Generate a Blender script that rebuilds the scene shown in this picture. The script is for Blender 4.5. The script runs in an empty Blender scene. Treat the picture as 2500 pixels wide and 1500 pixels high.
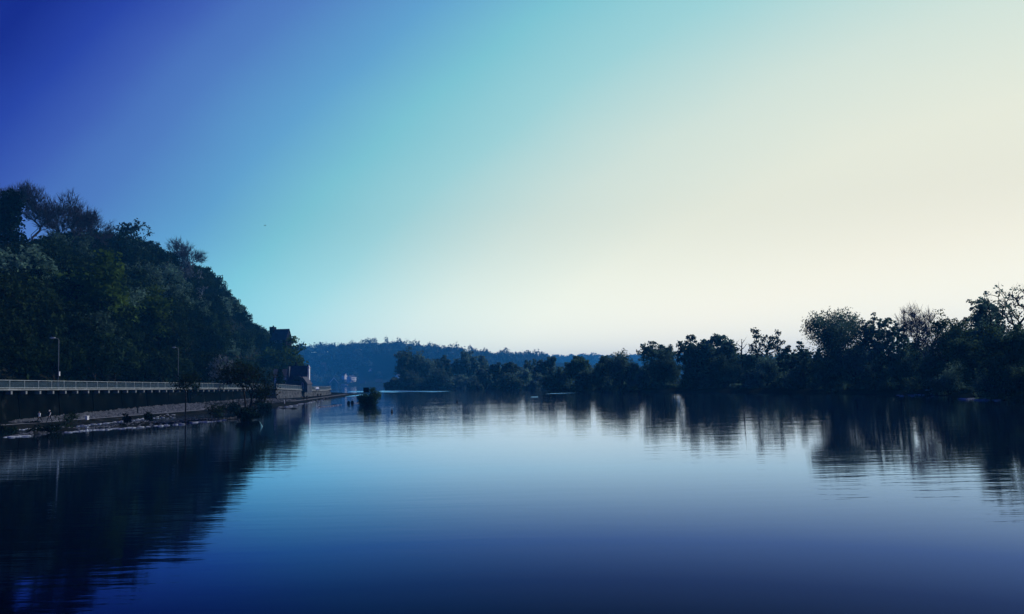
import bpy, math, random
import numpy as np
from mathutils import Matrix, Vector

# ------------------------------------------------------------------ camera, sky, sun, exposure
scn = bpy.context.scene
COL = scn.collection
CAM_H, FPX, PITCH, ROLL, SHIFT = 5.3, 1900.0, math.radians(3.8), math.radians(-1.4), 52.0
cam_d = bpy.data.cameras.new('camera'); cam = bpy.data.objects.new('camera', cam_d); COL.objects.link(cam)
cam_d.sensor_width = 36.0; cam_d.lens = FPX / 2500 * 36.0; cam_d.shift_y = SHIFT / 2500
cam_d.clip_start = 0.3; cam_d.clip_end = 9000
CM = Matrix.Rotation(math.pi / 2 + PITCH, 4, 'X') @ Matrix.Rotation(ROLL, 4, 'Z')
cam.matrix_world = Matrix.Translation((0, 0, CAM_H)) @ CM
scn.camera = cam

SUN_AZ, SUN_EL = math.radians(60), math.radians(32)
S = Vector((math.sin(SUN_AZ) * math.cos(SUN_EL), math.cos(SUN_AZ) * math.cos(SUN_EL), math.sin(SUN_EL)))
SUN_STRENGTH = 3.3
GLOW = Vector((math.sin(math.radians(35)) * math.cos(math.radians(14)), math.cos(math.radians(35)) * math.cos(math.radians(14)), math.sin(math.radians(14))))   # brightest part of the hazy sky, toward the sun
HAZE_DENSITY = 0.00019
SKY_GAIN = 1.0

def lin(r, g, b):
    return tuple(((c / 255) / 12.92 if c / 255 <= 0.04045 else ((c / 255 + 0.055) / 1.055) ** 2.4) for c in (r, g, b))

w = bpy.data.worlds.new('World'); scn.world = w; w.use_nodes = True
nt = w.node_tree; nt.nodes.clear()
N = nt.nodes.new; L = nt.links.new
out = N('ShaderNodeOutputWorld')
tc = N('ShaderNodeTexCoord')
nrm = N('ShaderNodeVectorMath'); nrm.operation = 'NORMALIZE'; L(tc.outputs['Generated'], nrm.inputs[0])
dot = N('ShaderNodeVectorMath'); dot.operation = 'DOT_PRODUCT'; L(nrm.outputs[0], dot.inputs[0]); dot.inputs[1].default_value = GLOW
sep = N('ShaderNodeSeparateXYZ'); L(nrm.outputs[0], sep.inputs[0])
def wm(op, a, b):
    m = N('ShaderNodeMath'); m.operation = op
    for i, v in enumerate((a, b)):
        if isinstance(v, (int, float)): m.inputs[i].default_value = v
        else: L(v, m.inputs[i])
    return m.outputs[0]
# distance from the sun's glow plus height above the horizon -> one value that runs cream .. turquoise .. deep blue
zpos = wm('MAXIMUM', sep.outputs['Z'], 0.0)
away = wm('SUBTRACT', 1.0, dot.outputs['Value'])
away = wm('MINIMUM', away, 0.72)                                 # past a right angle from the sun the sky stays even
tval = wm('ADD', wm('ADD', wm('MULTIPLY', away, 1.16), wm('MULTIPLY', zpos, 0.98)), -0.155)
soft = N('ShaderNodeTexNoise'); soft.inputs['Scale'].default_value = 2.2; soft.inputs['Detail'].default_value = 3
mp = N('ShaderNodeMapping'); mp.inputs['Scale'].default_value = (1, 1, 2.2); L(nrm.outputs[0], mp.inputs[0]); L(mp.outputs[0], soft.inputs['Vector'])
tval = wm('ADD', tval, wm('MULTIPLY', wm('SUBTRACT', soft.outputs['Fac'], 0.5), 0.05))
tval = wm('ADD', tval, wm('MULTIPLY', wm('MAXIMUM', wm('SUBTRACT', tval, 0.70), 0.0), 0.7))
ramp = N('ShaderNodeValToRGB'); L(tval, ramp.inputs[0])
stops = [(0.00, (243, 239, 217)), (0.11, (236, 239, 219)), (0.22, (213, 230, 218)), (0.35, (160, 213, 216)), (0.45, (126, 198, 211)),
         (0.55, (98, 163, 207)), (0.66, (80, 125, 193)), (0.77, (62, 94, 180)), (0.88, (38, 64, 165)), (1.0, (17, 36, 138))]
el = ramp.color_ramp.elements
while len(el) < len(stops): el.new(0.5)
for e, (p, c) in zip(el, stops): e.position = p; e.color = (*lin(*c), 1)
sky = N('ShaderNodeTexSky'); sky.sky_type = 'NISHITA'; sky.sun_disc = False
sky.sun_elevation = SUN_EL; sky.sun_rotation = SUN_AZ; sky.dust_density = 2.0
# a thin layer of air toward the horizon is already in the haze box; lift the low sky that is seen through it
lift = N('ShaderNodeMapRange'); lift.inputs['From Min'].default_value = 0.0; lift.inputs['From Max'].default_value = 0.22
lift.inputs['To Min'].default_value = 1.45; lift.inputs['To Max'].default_value = 1.0; lift.interpolation_type = 'SMOOTHSTEP'
L(zpos, lift.inputs['Value'])
bg1 = N('ShaderNodeBackground'); L(ramp.outputs[0], bg1.inputs['Color']); L(wm('MULTIPLY', lift.outputs[0], SKY_GAIN), bg1.inputs['Strength'])
bg2 = N('ShaderNodeBackground'); L(sky.outputs[0], bg2.inputs['Color']); bg2.inputs['Strength'].default_value = 0.002
add = N('ShaderNodeAddShader'); L(bg1.outputs[0], add.inputs[0]); L(bg2.outputs[0], add.inputs[1]); L(add.outputs[0], out.inputs['Surface'])

sd = bpy.data.lights.new('sun', 'SUN'); sd.energy = SUN_STRENGTH; sd.angle = math.radians(0.6); sd.color = (1.0, 0.98, 0.94)
sun = bpy.data.objects.new('sun', sd); COL.objects.link(sun); sun.rotation_euler = S.to_track_quat('Z', 'Y').to_euler()

scn.view_settings.view_transform = 'Standard'; scn.view_settings.look = 'None'
scn.view_settings.exposure = 0.0; scn.view_settings.gamma = 1.0; scn.view_settings.use_curve_mapping = False
scn.render.engine = 'CYCLES'
cy = scn.cycles
cy.max_bounces = 5; cy.diffuse_bounces = 2; cy.glossy_bounces = 2; cy.transmission_bounces = 2; cy.volume_bounces = 1; cy.transparent_max_bounces = 4
cy.use_denoising = True; cy.caustics_reflective = False; cy.caustics_refractive = False
cy.sample_clamp_indirect = 4.0

# ------------------------------------------------------------------ pixel -> place helpers (2500 x 1500 photo pixels)
C3 = CM.to_3x3()
def ray(x, y): return C3 @ Vector(((x - 1250) / FPX, (750 - y + SHIFT) / FPX, -1))
O = Vector((0, 0, CAM_H))
def at_y(x, y, Y): d = ray(x, y); return O + d * (Y / d.y)
def at_z(x, y, z): d = ray(x, y); return O + d * ((z - CAM_H) / d.z)
def pix(P):
    v = C3.transposed() @ (Vector(P) - O); return 1250 + FPX * v.x / -v.z, 750 + SHIFT - FPX * v.y / -v.z

# ------------------------------------------------------------------ object helpers
def tag(o, label=None, cat=None, group=None, kind=None):
    if label: o['label'] = label
    if cat: o['category'] = cat
    if group: o['group'] = group
    if kind: o['kind'] = kind
    return o
def empty(name, loc, rz=0.0, label=None, cat=None, group=None):
    o = bpy.data.objects.new(name, None); o.empty_display_size = 0.3; COL.objects.link(o)
    o.location = loc; o.rotation_euler = (0, 0, rz)
    return tag(o, label, cat, group)
def mesh_np(name, V, F, mat):
    """V (n,3), F (m,k) all faces with the same k"""
    V = np.asarray(V, dtype=np.float32); F = np.asarray(F, dtype=np.int32)
    me = bpy.data.meshes.new(name); k = F.shape[1]
    me.vertices.add(len(V)); me.vertices.foreach_set('co', V.ravel())
    me.loops.add(F.size); me.loops.foreach_set('vertex_index', F.ravel())
    me.polygons.add(len(F)); me.polygons.foreach_set('loop_start', np.arange(0, F.size, k, dtype=np.int32))
    me.update(calc_edges=True); me.validate()
    if mat: me.materials.append(mat)
    return me
def obj(name, me, parent=None, loc=None, rz=None):
    o = bpy.data.objects.new(name, me); COL.objects.link(o)
    if parent: o.parent = parent
    if loc is not None: o.location = loc
    if rz is not None: o.rotation_euler = (0, 0, rz)
    return o
class MB:
    def __init__(s): s.v = []; s.f = []
    def poly(s, pts):
        n = len(s.v); s.v += [tuple(p) for p in pts]; s.f.append(tuple(range(n, n + len(pts))))
    def hexa(s, b, t):
        n = len(s.v); s.v += [tuple(p) for p in b] + [tuple(p) for p in t]
        s.f += [(n + 3, n + 2, n + 1, n), (n + 4, n + 5, n + 6, n + 7)] + [(n + i, n + (i + 1) % 4, n + 4 + (i + 1) % 4, n + 4 + i) for i in range(4)]
    def box(s, c, d, rz=0.0, taper=1.0):
        ca, sa = math.cos(rz), math.sin(rz); q = [(-1, -1), (1, -1), (1, 1), (-1, 1)]
        def ring(z, k): return [(c[0] + (x * ca * d[0] - y * sa * d[1]) * k / 2, c[1] + (x * sa * d[0] + y * ca * d[1]) * k / 2, z) for x, y in q]
        s.hexa(ring(c[2] - d[2] / 2, 1), ring(c[2] + d[2] / 2, taper))
    def bar(s, a, b, wd, ht):
        a, b = Vector(a), Vector(b); t = (b - a).normalized(); up = Vector((0, 0, 1)) if abs(t.z) < 0.95 else Vector((0, 1, 0))
        l = t.cross(up).normalized() * wd / 2; u = l.cross(t).normalized() * ht / 2
        s.hexa([a - l - u, a + l - u, a + l + u, a - l + u], [b - l - u, b + l - u, b + l + u, b - l + u])
    def tube(s, pts, rads, n=6, cap=True):
        st = len(s.v); pts = [Vector(p) for p in pts]
        for i, p in enumerate(pts):
            t = (pts[min(i + 1, len(pts) - 1)] - pts[max(i - 1, 0)]).normalized()
            up = Vector((0, 0, 1)) if abs(t.z) < 0.9 else Vector((1, 0, 0))
            l = t.cross(up).normalized(); u = l.cross(t)
            for k in range(n):
                a = 2 * math.pi * k / n; s.v.append(tuple(p + (l * math.cos(a) + u * math.sin(a)) * rads[i]))
        for i in range(len(pts) - 1):
            for k in range(n):
                s.f.append((st + i * n + k, st + i * n + (k + 1) % n, st + (i + 1) * n + (k + 1) % n, st + (i + 1) * n + k))
        if cap:
            s.f.append(tuple(st + k for k in reversed(range(n)))); s.f.append(tuple(st + (len(pts) - 1) * n + k for k in range(n)))
    def me(s, name, mat, smooth=False):
        m = bpy.data.meshes.new(name); m.from_pydata(s.v, [], s.f); m.update()
        if mat: m.materials.append(mat)
        if smooth: m.polygons.foreach_set('use_smooth', [True] * len(m.polygons))
        return m
    def obj(s, name, mat, parent=None, loc=None, rz=None, smooth=False): return obj(name, s.me(name, mat, smooth), parent, loc, rz)

# ------------------------------------------------------------------ materials
def mat_noise(name, c1, c2, scale=1.0, rough=0.8, bump=0.0, metal=0.0, spec=0.3, detail=4, c3=None):
    m = bpy.data.materials.new(name); m.use_nodes = True; t = m.node_tree; b = t.nodes['Principled BSDF']
    g = t.nodes.new('ShaderNodeTexCoord'); n = t.nodes.new('ShaderNodeTexNoise'); n.inputs['Scale'].default_value = scale; n.inputs['Detail'].default_value = detail
    t.links.new(g.outputs['Object'], n.inputs['Vector'])
    r = t.nodes.new('ShaderNodeValToRGB'); e = r.color_ramp.elements
    e[0].position = 0.36; e[0].color = (*c1, 1); e[1].position = 0.64; e[1].color = (*c2, 1)
    if c3: q = e.new(0.72); q.color = (*c3, 1)
    t.links.new(n.outputs['Fac'], r.inputs[0]); t.links.new(r.outputs[0], b.inputs['Base Color'])
    b.inputs['Roughness'].default_value = rough; b.inputs['Metallic'].default_value = metal; b.inputs['Specular IOR Level'].default_value = spec if rough < .84 else 0.0
    if bump:
        n2 = t.nodes.new('ShaderNodeTexNoise'); n2.inputs['Scale'].default_value = scale * 6; n2.inputs['Detail'].default_value = 5
        t.links.new(g.outputs['Object'], n2.inputs['Vector'])
        k = t.nodes.new('ShaderNodeBump'); k.inputs['Strength'].default_value = 0.8; k.inputs['Distance'].default_value = bump
        t.links.new(n2.outputs['Fac'], k.inputs['Height']); t.links.new(k.outputs[0], b.inputs['Normal'])
    return m
def mat_leaf(name, c1, c2, scale=0.35, trans=0.2):
    m = bpy.data.materials.new(name); m.use_nodes = True; t = m.node_tree; t.nodes.clear()
    o = t.nodes.new('ShaderNodeOutputMaterial'); g = t.nodes.new('ShaderNodeTexCoord'); oi = t.nodes.new('ShaderNodeObjectInfo')
    n = t.nodes.new('ShaderNodeTexNoise'); n.inputs['Scale'].default_value = scale; n.inputs['Detail'].default_value = 3
    ad = t.nodes.new('ShaderNodeVectorMath'); ad.operation = 'ADD'; t.links.new(g.outputs['Object'], ad.inputs[0])
    ml = t.nodes.new('ShaderNodeMath'); ml.operation = 'MULTIPLY'; ml.inputs[1].default_value = 50; t.links.new(oi.outputs['Random'], ml.inputs[0]); t.links.new(ml.outputs[0], ad.inputs[1])
    t.links.new(ad.outputs[0], n.inputs['Vector'])
    r = t.nodes.new('ShaderNodeValToRGB'); e = r.color_ramp.elements
    e[0].position = 0.35; e[0].color = (*c1, 1); e[1].position = 0.66; e[1].color = (*c2, 1)
    t.links.new(n.outputs['Fac'], r.inputs[0])
    hs = t.nodes.new('ShaderNodeHueSaturation'); t.links.new(r.outputs[0], hs.inputs['Color'])
    mr = t.nodes.new('ShaderNodeMapRange'); mr.inputs['To Min'].default_value = 0.5; mr.inputs['To Max'].default_value = 1.6; t.links.new(oi.outputs['Random'], mr.inputs['Value']); t.links.new(mr.outputs[0], hs.inputs['Value'])
    d = t.nodes.new('ShaderNodeBsdfDiffuse'); tr = t.nodes.new('ShaderNodeBsdfTranslucent'); mx = t.nodes.new('ShaderNodeMixShader'); mx.inputs[0].default_value = trans
    t.links.new(hs.outputs[0], d.inputs['Color']); t.links.new(hs.outputs[0], tr.inputs['Color']); t.links.new(d.outputs[0], mx.inputs[1]); t.links.new(tr.outputs[0], mx.inputs[2])
    t.links.new(mx.outputs[0], o.inputs['Surface'])
    return m
M = {}
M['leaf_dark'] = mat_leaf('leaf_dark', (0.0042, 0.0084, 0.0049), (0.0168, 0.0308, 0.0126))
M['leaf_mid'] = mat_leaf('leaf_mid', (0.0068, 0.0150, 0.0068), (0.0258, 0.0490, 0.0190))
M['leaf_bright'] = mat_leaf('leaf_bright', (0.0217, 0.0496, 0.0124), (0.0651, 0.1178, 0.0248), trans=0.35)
M['leaf_willow'] = mat_leaf('leaf_willow', (0.0269, 0.0557, 0.0461), (0.1056, 0.1872, 0.1344), trans=0.35)
M['leaf_pale'] = mat_leaf('leaf_pale', (0.0504, 0.0672, 0.0798), (0.1260, 0.1512, 0.1764))
M['leaf_purple'] = mat_leaf('leaf_purple', (0.0527, 0.0585, 0.0994), (0.0994, 0.1053, 0.1638), trans=0.3)
M['leaf_far'] = mat_leaf('leaf_far', (0.0176, 0.0360, 0.0400), (0.1000, 0.1520, 0.1400), scale=0.035)  # leaf colour lightened toward blue, painting in part of the distance haze
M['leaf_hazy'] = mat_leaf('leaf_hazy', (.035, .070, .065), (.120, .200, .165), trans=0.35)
M['leaf_bank'] = mat_leaf('leaf_bank', (0.0238, 0.0475, 0.0281), (0.0810, 0.1404, 0.0702), trans=0.3)
M['leaf_bank_dark'] = mat_leaf('leaf_bank_dark', (0.0156, 0.0312, 0.0234), (0.0585, 0.1014, 0.0585), trans=0.25)
M['bark'] = mat_noise('bark', (.018, .016, .015), (.045, .040, .036), 3.0, 0.9, 0.02)
M['bark_bare'] = mat_noise('bark_bare', (.030, .028, .040), (.060, .055, .070), 2.0, 0.9)
M['hill_soil'] = mat_noise('hill_soil', (0.0070, 0.0098, 0.0070), (0.0196, 0.0210, 0.0140), 0.25, 0.95, 0.15)
M['bank_soil'] = mat_noise('bank_soil', (0.0042, 0.0063, 0.0049), (0.0112, 0.0133, 0.0098), 0.5, 0.95, 0.08)
M['shore'] = mat_noise('shore', (0.0056, 0.0070, 0.0056), (0.0154, 0.0168, 0.0154), 0.45, 0.9, 0.06, c3=(.05, .05, .055))
M['path'] = mat_noise('path', (0.1040, 0.1105, 0.1235), (0.1820, 0.1950, 0.2080), 1.5, 0.9, 0.01)
M['rock_pale'] = mat_noise('rock_pale', (0.2100, 0.2380, 0.2660), (0.4060, 0.4410, 0.4760), 1.2, 0.85, 0.03)
M['rock_mid'] = mat_noise('rock_mid', (0.0372, 0.0422, 0.0496), (0.1240, 0.1333, 0.1488), 1.0, 0.9, 0.03)
M['wall_dark'] = mat_noise('wall_dark', (0.0012, 0.0018, 0.0018), (0.0036, 0.0048, 0.0042), 0.35, 0.95, 0.05, c3=(.013, .015, .015))  # base colour near black: deck shadow painted in along with ivy cover
M['wall_stone'] = mat_noise('wall_stone', (0.0350, 0.0385, 0.0490), (0.0910, 0.0980, 0.1120), 0.5, 0.9, 0.05)
M['concrete'] = mat_noise('concrete', (0.1240, 0.1395, 0.1488), (0.2046, 0.2232, 0.2356), 0.8, 0.85, 0.005)
M['asphalt'] = mat_noise('asphalt', (.035, .036, .038), (.06, .06, .062), 1.0, 0.9)
M['steel'] = mat_noise('steel', (0.1800, 0.2175, 0.2475), (0.2700, 0.3150, 0.3450), 2.0, 0.45, metal=0.3)
M['lamp_grey'] = mat_noise('lamp_grey', (.07, .09, .12), (.11, .14, .17), 2.0, 0.5, metal=0.2)
M['steel_blue'] = mat_noise('steel_blue', (0.0420, 0.0840, 0.1190), (0.0630, 0.1190, 0.1610), 2.0, 0.5, metal=0.2)
M['white_paint'] = mat_noise('white_paint', (.72, .73, .72), (.82, .83, .81), 1.0, 0.6)
M['plaster'] = mat_noise('plaster', (0.4250, 0.4420, 0.4675), (0.5610, 0.5780, 0.5950), 0.4, 0.8)
M['plaster_grey'] = mat_noise('plaster_grey', (0.0540, 0.0660, 0.0900), (0.0840, 0.0990, 0.1260), 0.4, 0.85)
M['slate'] = mat_noise('slate', (.018, .020, .045), (.034, .036, .070), 0.8, 0.75)
M['slate_dark'] = mat_noise('slate_dark', (.012, .014, .028), (.026, .028, .045), 0.8, 0.75)
M['timber_dark'] = mat_noise('timber_dark', (.008, .009, .014), (.018, .018, .026), 1.5, 0.9)
M['glass'] = mat_noise('glass', (.015, .02, .03), (.03, .035, .045), 1.0, 0.08, spec=0.6)
M['black_paint'] = mat_noise('black_paint', (.008, .009, .010), (.016, .017, .018), 2.0, 0.6)
M['green_paint'] = mat_noise('green_paint', (.12, .42, .36), (.22, .55, .46), 2.0, 0.5)
M['tyre'] = mat_noise('tyre', (.012, .012, .012), (.02, .02, .02), 3, 0.9)
M['cloth_dark'] = mat_noise('cloth_dark', (.010, .010, .014), (.018, .018, .024), 6, 0.95)
M['cloth_white'] = mat_noise('cloth_white', (.70, .72, .74), (.80, .82, .83), 6, 0.9)
M['skin'] = mat_noise('skin', (.42, .27, .20), (.50, .33, .25), 4, 0.6)
M['hair_grey'] = mat_noise('hair_grey', (.42, .42, .43), (.60, .60, .60), 20, 0.8)
M['hair_dark'] = mat_noise('hair_dark', (.015, .012, .010), (.03, .025, .02), 20, 0.7)

# ------------------------------------------------------------------ water
def water_mat(name, amp, rough, stops):
    m = bpy.data.materials.new(name); m.use_nodes = True; t = m.node_tree; t.nodes.clear(); n = t.nodes.new; l = t.links.new
    o = n('ShaderNodeOutputMaterial'); g = n('ShaderNodeNewGeometry')
    def wave(sc, detail, seed):
        mp = n('ShaderNodeMapping'); mp.inputs['Scale'].default_value = sc; mp.inputs['Location'].default_value = (seed, seed * 2.3, 0); mp.inputs['Rotation'].default_value = (0, 0, 0.05 * seed)
        l(g.outputs['Position'], mp.inputs[0]); x = n('ShaderNodeTexNoise'); x.inputs['Scale'].default_value = 1.0; x.inputs['Detail'].default_value = detail; l(mp.outputs[0], x.inputs['Vector']); return x.outputs['Fac']
    def mth(op, a, b):
        k = n('ShaderNodeMath'); k.operation = op
        for i, v in enumerate((a, b)):
            if isinstance(v, (int, float)): k.inputs[i].default_value = v
            else: l(v, k.inputs[i])
        return k.outputs[0]
    patch = n('ShaderNodeMapRange'); l(wave((0.010, 0.035, 1), 2, 5.0), patch.inputs['Value']); patch.inputs['From Min'].default_value = 0.35; patch.inputs['From Max'].default_value = 0.65; patch.inputs['To Min'].default_value = 0.55; patch.inputs['To Max'].default_value = 1.25
    h = mth('ADD', mth('MULTIPLY', wave((0.12, 0.85, 1), 2, 1.0), 0.020 * amp), mth('MULTIPLY', wave((0.05, 0.17, 1), 1, 2.0), 0.022 * amp))
    h = mth('ADD', h, mth('MULTIPLY', wave((0.6, 2.6, 1), 2, 3.0), 0.009 * amp))
    h = mth('MULTIPLY', h, patch.outputs[0])
    b = n('ShaderNodeBump'); b.inputs['Strength'].default_value = 1.0; b.inputs['Distance'].default_value = 1.0; l(h, b.inputs['Height'])
    fr = n('ShaderNodeFresnel'); fr.inputs['IOR'].default_value = 1.33
    r = n('ShaderNodeValToRGB'); l(fr.outputs[0], r.inputs[0]); e = r.color_ramp.elements
    while len(e) < len(stops): e.new(0.5)
    for q, (p, c) in zip(e, stops): q.position = p; q.color = (*c, 1)
    gl = n('ShaderNodeBsdfGlossy'); gl.inputs['Roughness'].default_value = rough; l(r.outputs[0], gl.inputs['Color']); l(b.outputs[0], gl.inputs['Normal'])
    df = n('ShaderNodeBsdfDiffuse'); df.inputs['Color'].default_value = (.0005, .001, .003, 1)
    ad = n('ShaderNodeAddShader'); l(gl.outputs[0], ad.inputs[0]); l(df.outputs[0], ad.inputs[1]); l(ad.outputs[0], o.inputs['Surface'])
    return m
WST = [(.05, (.004, .006, .025)), (.17, (.006, .014, .046)), (.23, (.024, .049, .165)), (.30, (.068, .130, .36)), (.50, (.36, .54, .77)), (.70, (.68, .80, .94)), (1.0, (.95, .97, 1.0))]
M['water'] = water_mat('water', 0.65, 0.045, WST)
M['water_ruffled'] = water_mat('water_ruffled', 3.0, 0.25, [(p, (c[0] * .40, c[1] * .68, c[2] * .90)) for p, c in WST])  # mirror tint blued to stand in for the higher sky that ripples reflect
wb = MB(); wb.poly([(-2150, -180, 0), (2150, -180, 0), (2150, 4030, 0), (-2150, 4030, 0)])
tag(wb.obj('river_water', M['water']), kind='structure')
def ruffle(pts):
    b = MB(); b.poly([at_z(x, y, 0.004) for x, y in pts]); tag(b.obj('ruffled_water', M['water_ruffled']), kind='structure')
ruffle([(812, 968), (840, 969), (872, 967.5), (905, 966), (897, 963.6), (860, 963.3), (822, 964.2)])
ruffle([(846, 957.6), (872, 958.2), (905, 956.6), (880, 955.2), (858, 955.6)])
ruffle([(915, 957.5), (960, 958.6), (1010, 957.2), (1060, 957.8), (1102, 955.6), (1060, 955.0), (1010, 954.6), (978, 952.6), (950, 952.2), (930, 954.6)])
ruffle([(1330, 962.4), (1365, 961.6), (1420, 959.4), (1380, 959.6), (1345, 961)])
ruffle([(1296, 970.5), (1314, 970.3), (1313, 968.8), (1298, 969)])

# ------------------------------------------------------------------ terrain
rng = np.random.default_rng(7)
def fbm(x, y, sc, seed, octv=3):
    """cheap smooth noise from sines, -1..1"""
    r = np.random.default_rng(seed); v = 0; a = 1; tot = 0
    for o in range(octv):
        for k in range(4):
            th, ph = r.uniform(0, 6.28, 2); f = sc * (1.9 ** o) * r.uniform(.7, 1.3)
            v = v + a * np.sin((x * np.cos(th) + y * np.sin(th)) * f * 6.28 + ph)
        tot += a * 2.2; a *= .5
    return v / tot
def grid_terrain(name, xs, ys, fn, mat, kind='structure'):
    X, Y = np.meshgrid(xs, ys); Z = fn(X, Y)
    V = np.stack([X, Y, Z], -1).reshape(-1, 3); nx, ny = len(xs), len(ys)
    i = np.arange(nx - 1)[None, :] + nx * np.arange(ny - 1)[:, None]; i = i.ravel()
    F = np.stack([i, i + 1, i + nx + 1, i + nx], 1)
    me = mesh_np(name, V, F, mat); me.polygons.foreach_set('use_smooth', [True] * len(me.polygons))
    return tag(obj(name, me), kind=kind)

# left bank lines (X as a function of Y)
def wall_x(Y): return -77.5 - 0.03 * (Y - 119)                     # the promenade's retaining wall and railing
def deck_z(Y): return 5.83 - 0.0091 * (Y - 119)
PATH = np.array([(-77.3, 80), (-76.5, 95), (-75.8, 105), (-74.6, 113), (-72.4, 120.5), (-70.8, 130), (-67.6, 153.7), (-65.5, 175), (-63.5, 200), (-65.5, 225), (-67, 247), (-70, 278), (-75, 330), (-79, 372)], float)
def path_x(Y): return np.interp(Y, PATH[:, 1], PATH[:, 0])
GROYNE = [[(-63.5, 84), (-61, 92), (-60.5, 99)], [(-61.4, 106), (-58.5, 110.5), (-53.5, 119), (-50, 124), (-46, 130), (-43.5, 128)], [(-49, 176), (-55, 185), (-64, 198)], [(-47.5, 190), (-46.5, 205), (-46.5, 222)]]
def seg_dist(X, Y, pts):
    D = np.full(np.shape(X), 1e9)
    for (ax, ay), (bx, by) in zip(pts[:-1], pts[1:]):
        dx, dy = bx - ax, by - ay; t = np.clip(((X - ax) * dx + (Y - ay) * dy) / (dx * dx + dy * dy), 0, 1)
        D = np.minimum(D, np.hypot(X - ax - t * dx, Y - ay - t * dy))
    return D
def bank_z(X, Y):
    s = X - path_x(Y); nz = fbm(X, Y, 0.09, 3)
    z = np.where(s < -1.3, 0.56 + np.clip(-s - 1.3, 0, 12) * 0.075 + 0.07 * nz, 0.56)
    z = np.where(s > 1.3, 0.56 - (s - 1.3) * (0.24 + 0.05 * nz), z)
    z = np.maximum(z, -0.9)
    for gi, g in enumerate(GROYNE):
        z = np.maximum(z, -0.55 + (0.85 + 0.35 * nz if gi < 2 else 0.62 + 0.3 * nz) * np.exp(-(seg_dist(X, Y, g) / (1.7 if gi < 2 else 1.0)) ** 2))
    return z
grid_terrain('shore_bank', np.arange(-95, -38, 0.7), np.arange(80, 392, 0.9), bank_z, M['shore'])
pb = MB()
for y0, y1 in zip(np.arange(80, 368, 2.0), np.arange(82, 370, 2.0)):
    if 186 < y0 < 232: continue                                     # lost under the growth by the spit
    a, b = path_x(y0), path_x(y1); pb.poly([(a - 1.0, y0, .60), (a + 1.0, y0, .59), (b + 1.0, y1, .59), (b - 1.0, y1, .60)])
tag(pb.obj('riverside_path', M['path']), kind='structure')

# wooded hill on the left
FOOT_Y = [60, 230, 300, 400, 520, 640, 760]; FOOT_X = [-89, -92, -104, -124, -146, -168, -200]
TOP_Y = [60, 200, 256, 296, 330, 368, 413, 464, 512, 575, 620, 680, 760]; TOP_Z = [45, 50, 54, 58, 61, 65, 60, 55, 46, 35, 27, 14, 4]
def hill_z(X, Y):
    fx = np.interp(Y, FOOT_Y, FOOT_X); top = np.interp(Y, TOP_Y, TOP_Z)
    s = np.clip((fx - X) / (170 + fx + 0.0 + np.clip((Y - 420) * 0.12, 0, 40)), 0, 1.6)
    base = np.clip(5.2 - 0.009 * (Y - 119), 1.5, 6)
    prof = np.where(s < 1, (0.55 * s + 0.45 * np.sin(s * math.pi / 2)), 1 + 0.06 * (s - 1))
    return base + (top - base) * np.clip(prof, 0, 1.1) + fbm(X, Y, 0.02, 11) * 2.2 * np.clip(s * 3, 0, 1)
grid_terrain('wooded_hill', np.linspace(-330, -88, 62), np.linspace(60, 760, 120), lambda X, Y: np.where(X > np.interp(Y, FOOT_Y, FOOT_X) + 1, np.minimum(hill_z(X, Y), np.interp(Y, [60, 260, 330, 420], [4.4, 3.4, 2.2, -1])), hill_z(X, Y)), M['hill_soil'])

# right bank: land behind the water line
RB = np.array([(70, 60), (74, 100), (80, 125), (88, 160), (84, 197), (62, 255), (46, 281), (32, 325), (20, 372), (2, 470), (-16, 585), (-44, 566), (-76, 590), (-70, 640), (40, 760), (300, 900)], float)
def poly_mask_dist(X, Y):
    P = np.vstack([RB, [(1500, 900), (1500, 60)]]); inside = np.zeros(np.shape(X), bool); n = len(P); j = n - 1
    for i in range(n):
        xi, yi = P[i]; xj, yj = P[j]
        c = ((yi > Y) != (yj > Y)) & (X < (xj - xi) * (Y - yi) / (yj - yi + 1e-9) + xi); inside ^= c; j = i
    d = seg_dist(X, Y, [tuple(p) for p in RB]); return np.where(inside, d, -d)
def rb_z(X, Y):
    d = poly_mask_dist(X, Y); return np.clip(d * 0.35, -1.2, 1.0) + np.clip(d - 3, 0, 60) * 0.02 + 0.12 * fbm(X, Y, 0.05, 21) 
grid_terrain('right_bank', np.linspace(-100, 330, 150), np.linspace(60, 800, 220), rb_z, M['bank_soil'])
# far bank with the village, and the hills behind it
FS = 2.1
def far_z(X, Y): return FS * far_z0(np.asarray(X) / FS, np.asarray(Y) / FS)
def far_z0(X, Y):
    edge = np.interp(X, [-900, -320, -200, -80, 60, 400, 1500], [1160, 960, 860, 735, 760, 900, 1000])
    d = Y - edge; left = np.interp(X, [-1500, -420, -200, -140, -90, 0, 140], [49, 49, 48, 43, 31, 22, 14])
    return np.clip(d * 0.2, -1.5, 3.2) + left * (1 / (1 + np.exp(-(d - 135) / 20))) * 1.0 + fbm(X, Y, 0.004, 31) * 2.5 * np.clip(d / 100, 0, 1)
grid_terrain('far_bank', np.linspace(-900 * FS, 700 * FS, 130), np.linspace(700 * FS, 1470 * FS, 80), far_z, M['hill_soil'])
def ridge_z(X, Y): return FS * ridge_z0(np.asarray(X) / FS, np.asarray(Y) / FS)
def ridge_z0(X, Y):
    px = X / np.maximum(Y, 1); top = np.interp(px, [-.6, -.15, -.02, .03, .06, .10, .14, .20, .30, .6], [44, 44, 43, 48, 50, 46, 44, 42, 36, 36])
    return -1.5 + (top + fbm(X, Y, 0.003, 41) * 3) * np.clip((Y - 1500) / 150, 0, 1)
grid_terrain('far_ridge', np.linspace(-900 * FS, 1000 * FS, 120), np.linspace(1490 * FS, 1900 * FS, 24), ridge_z, M['hill_soil'])

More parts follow.
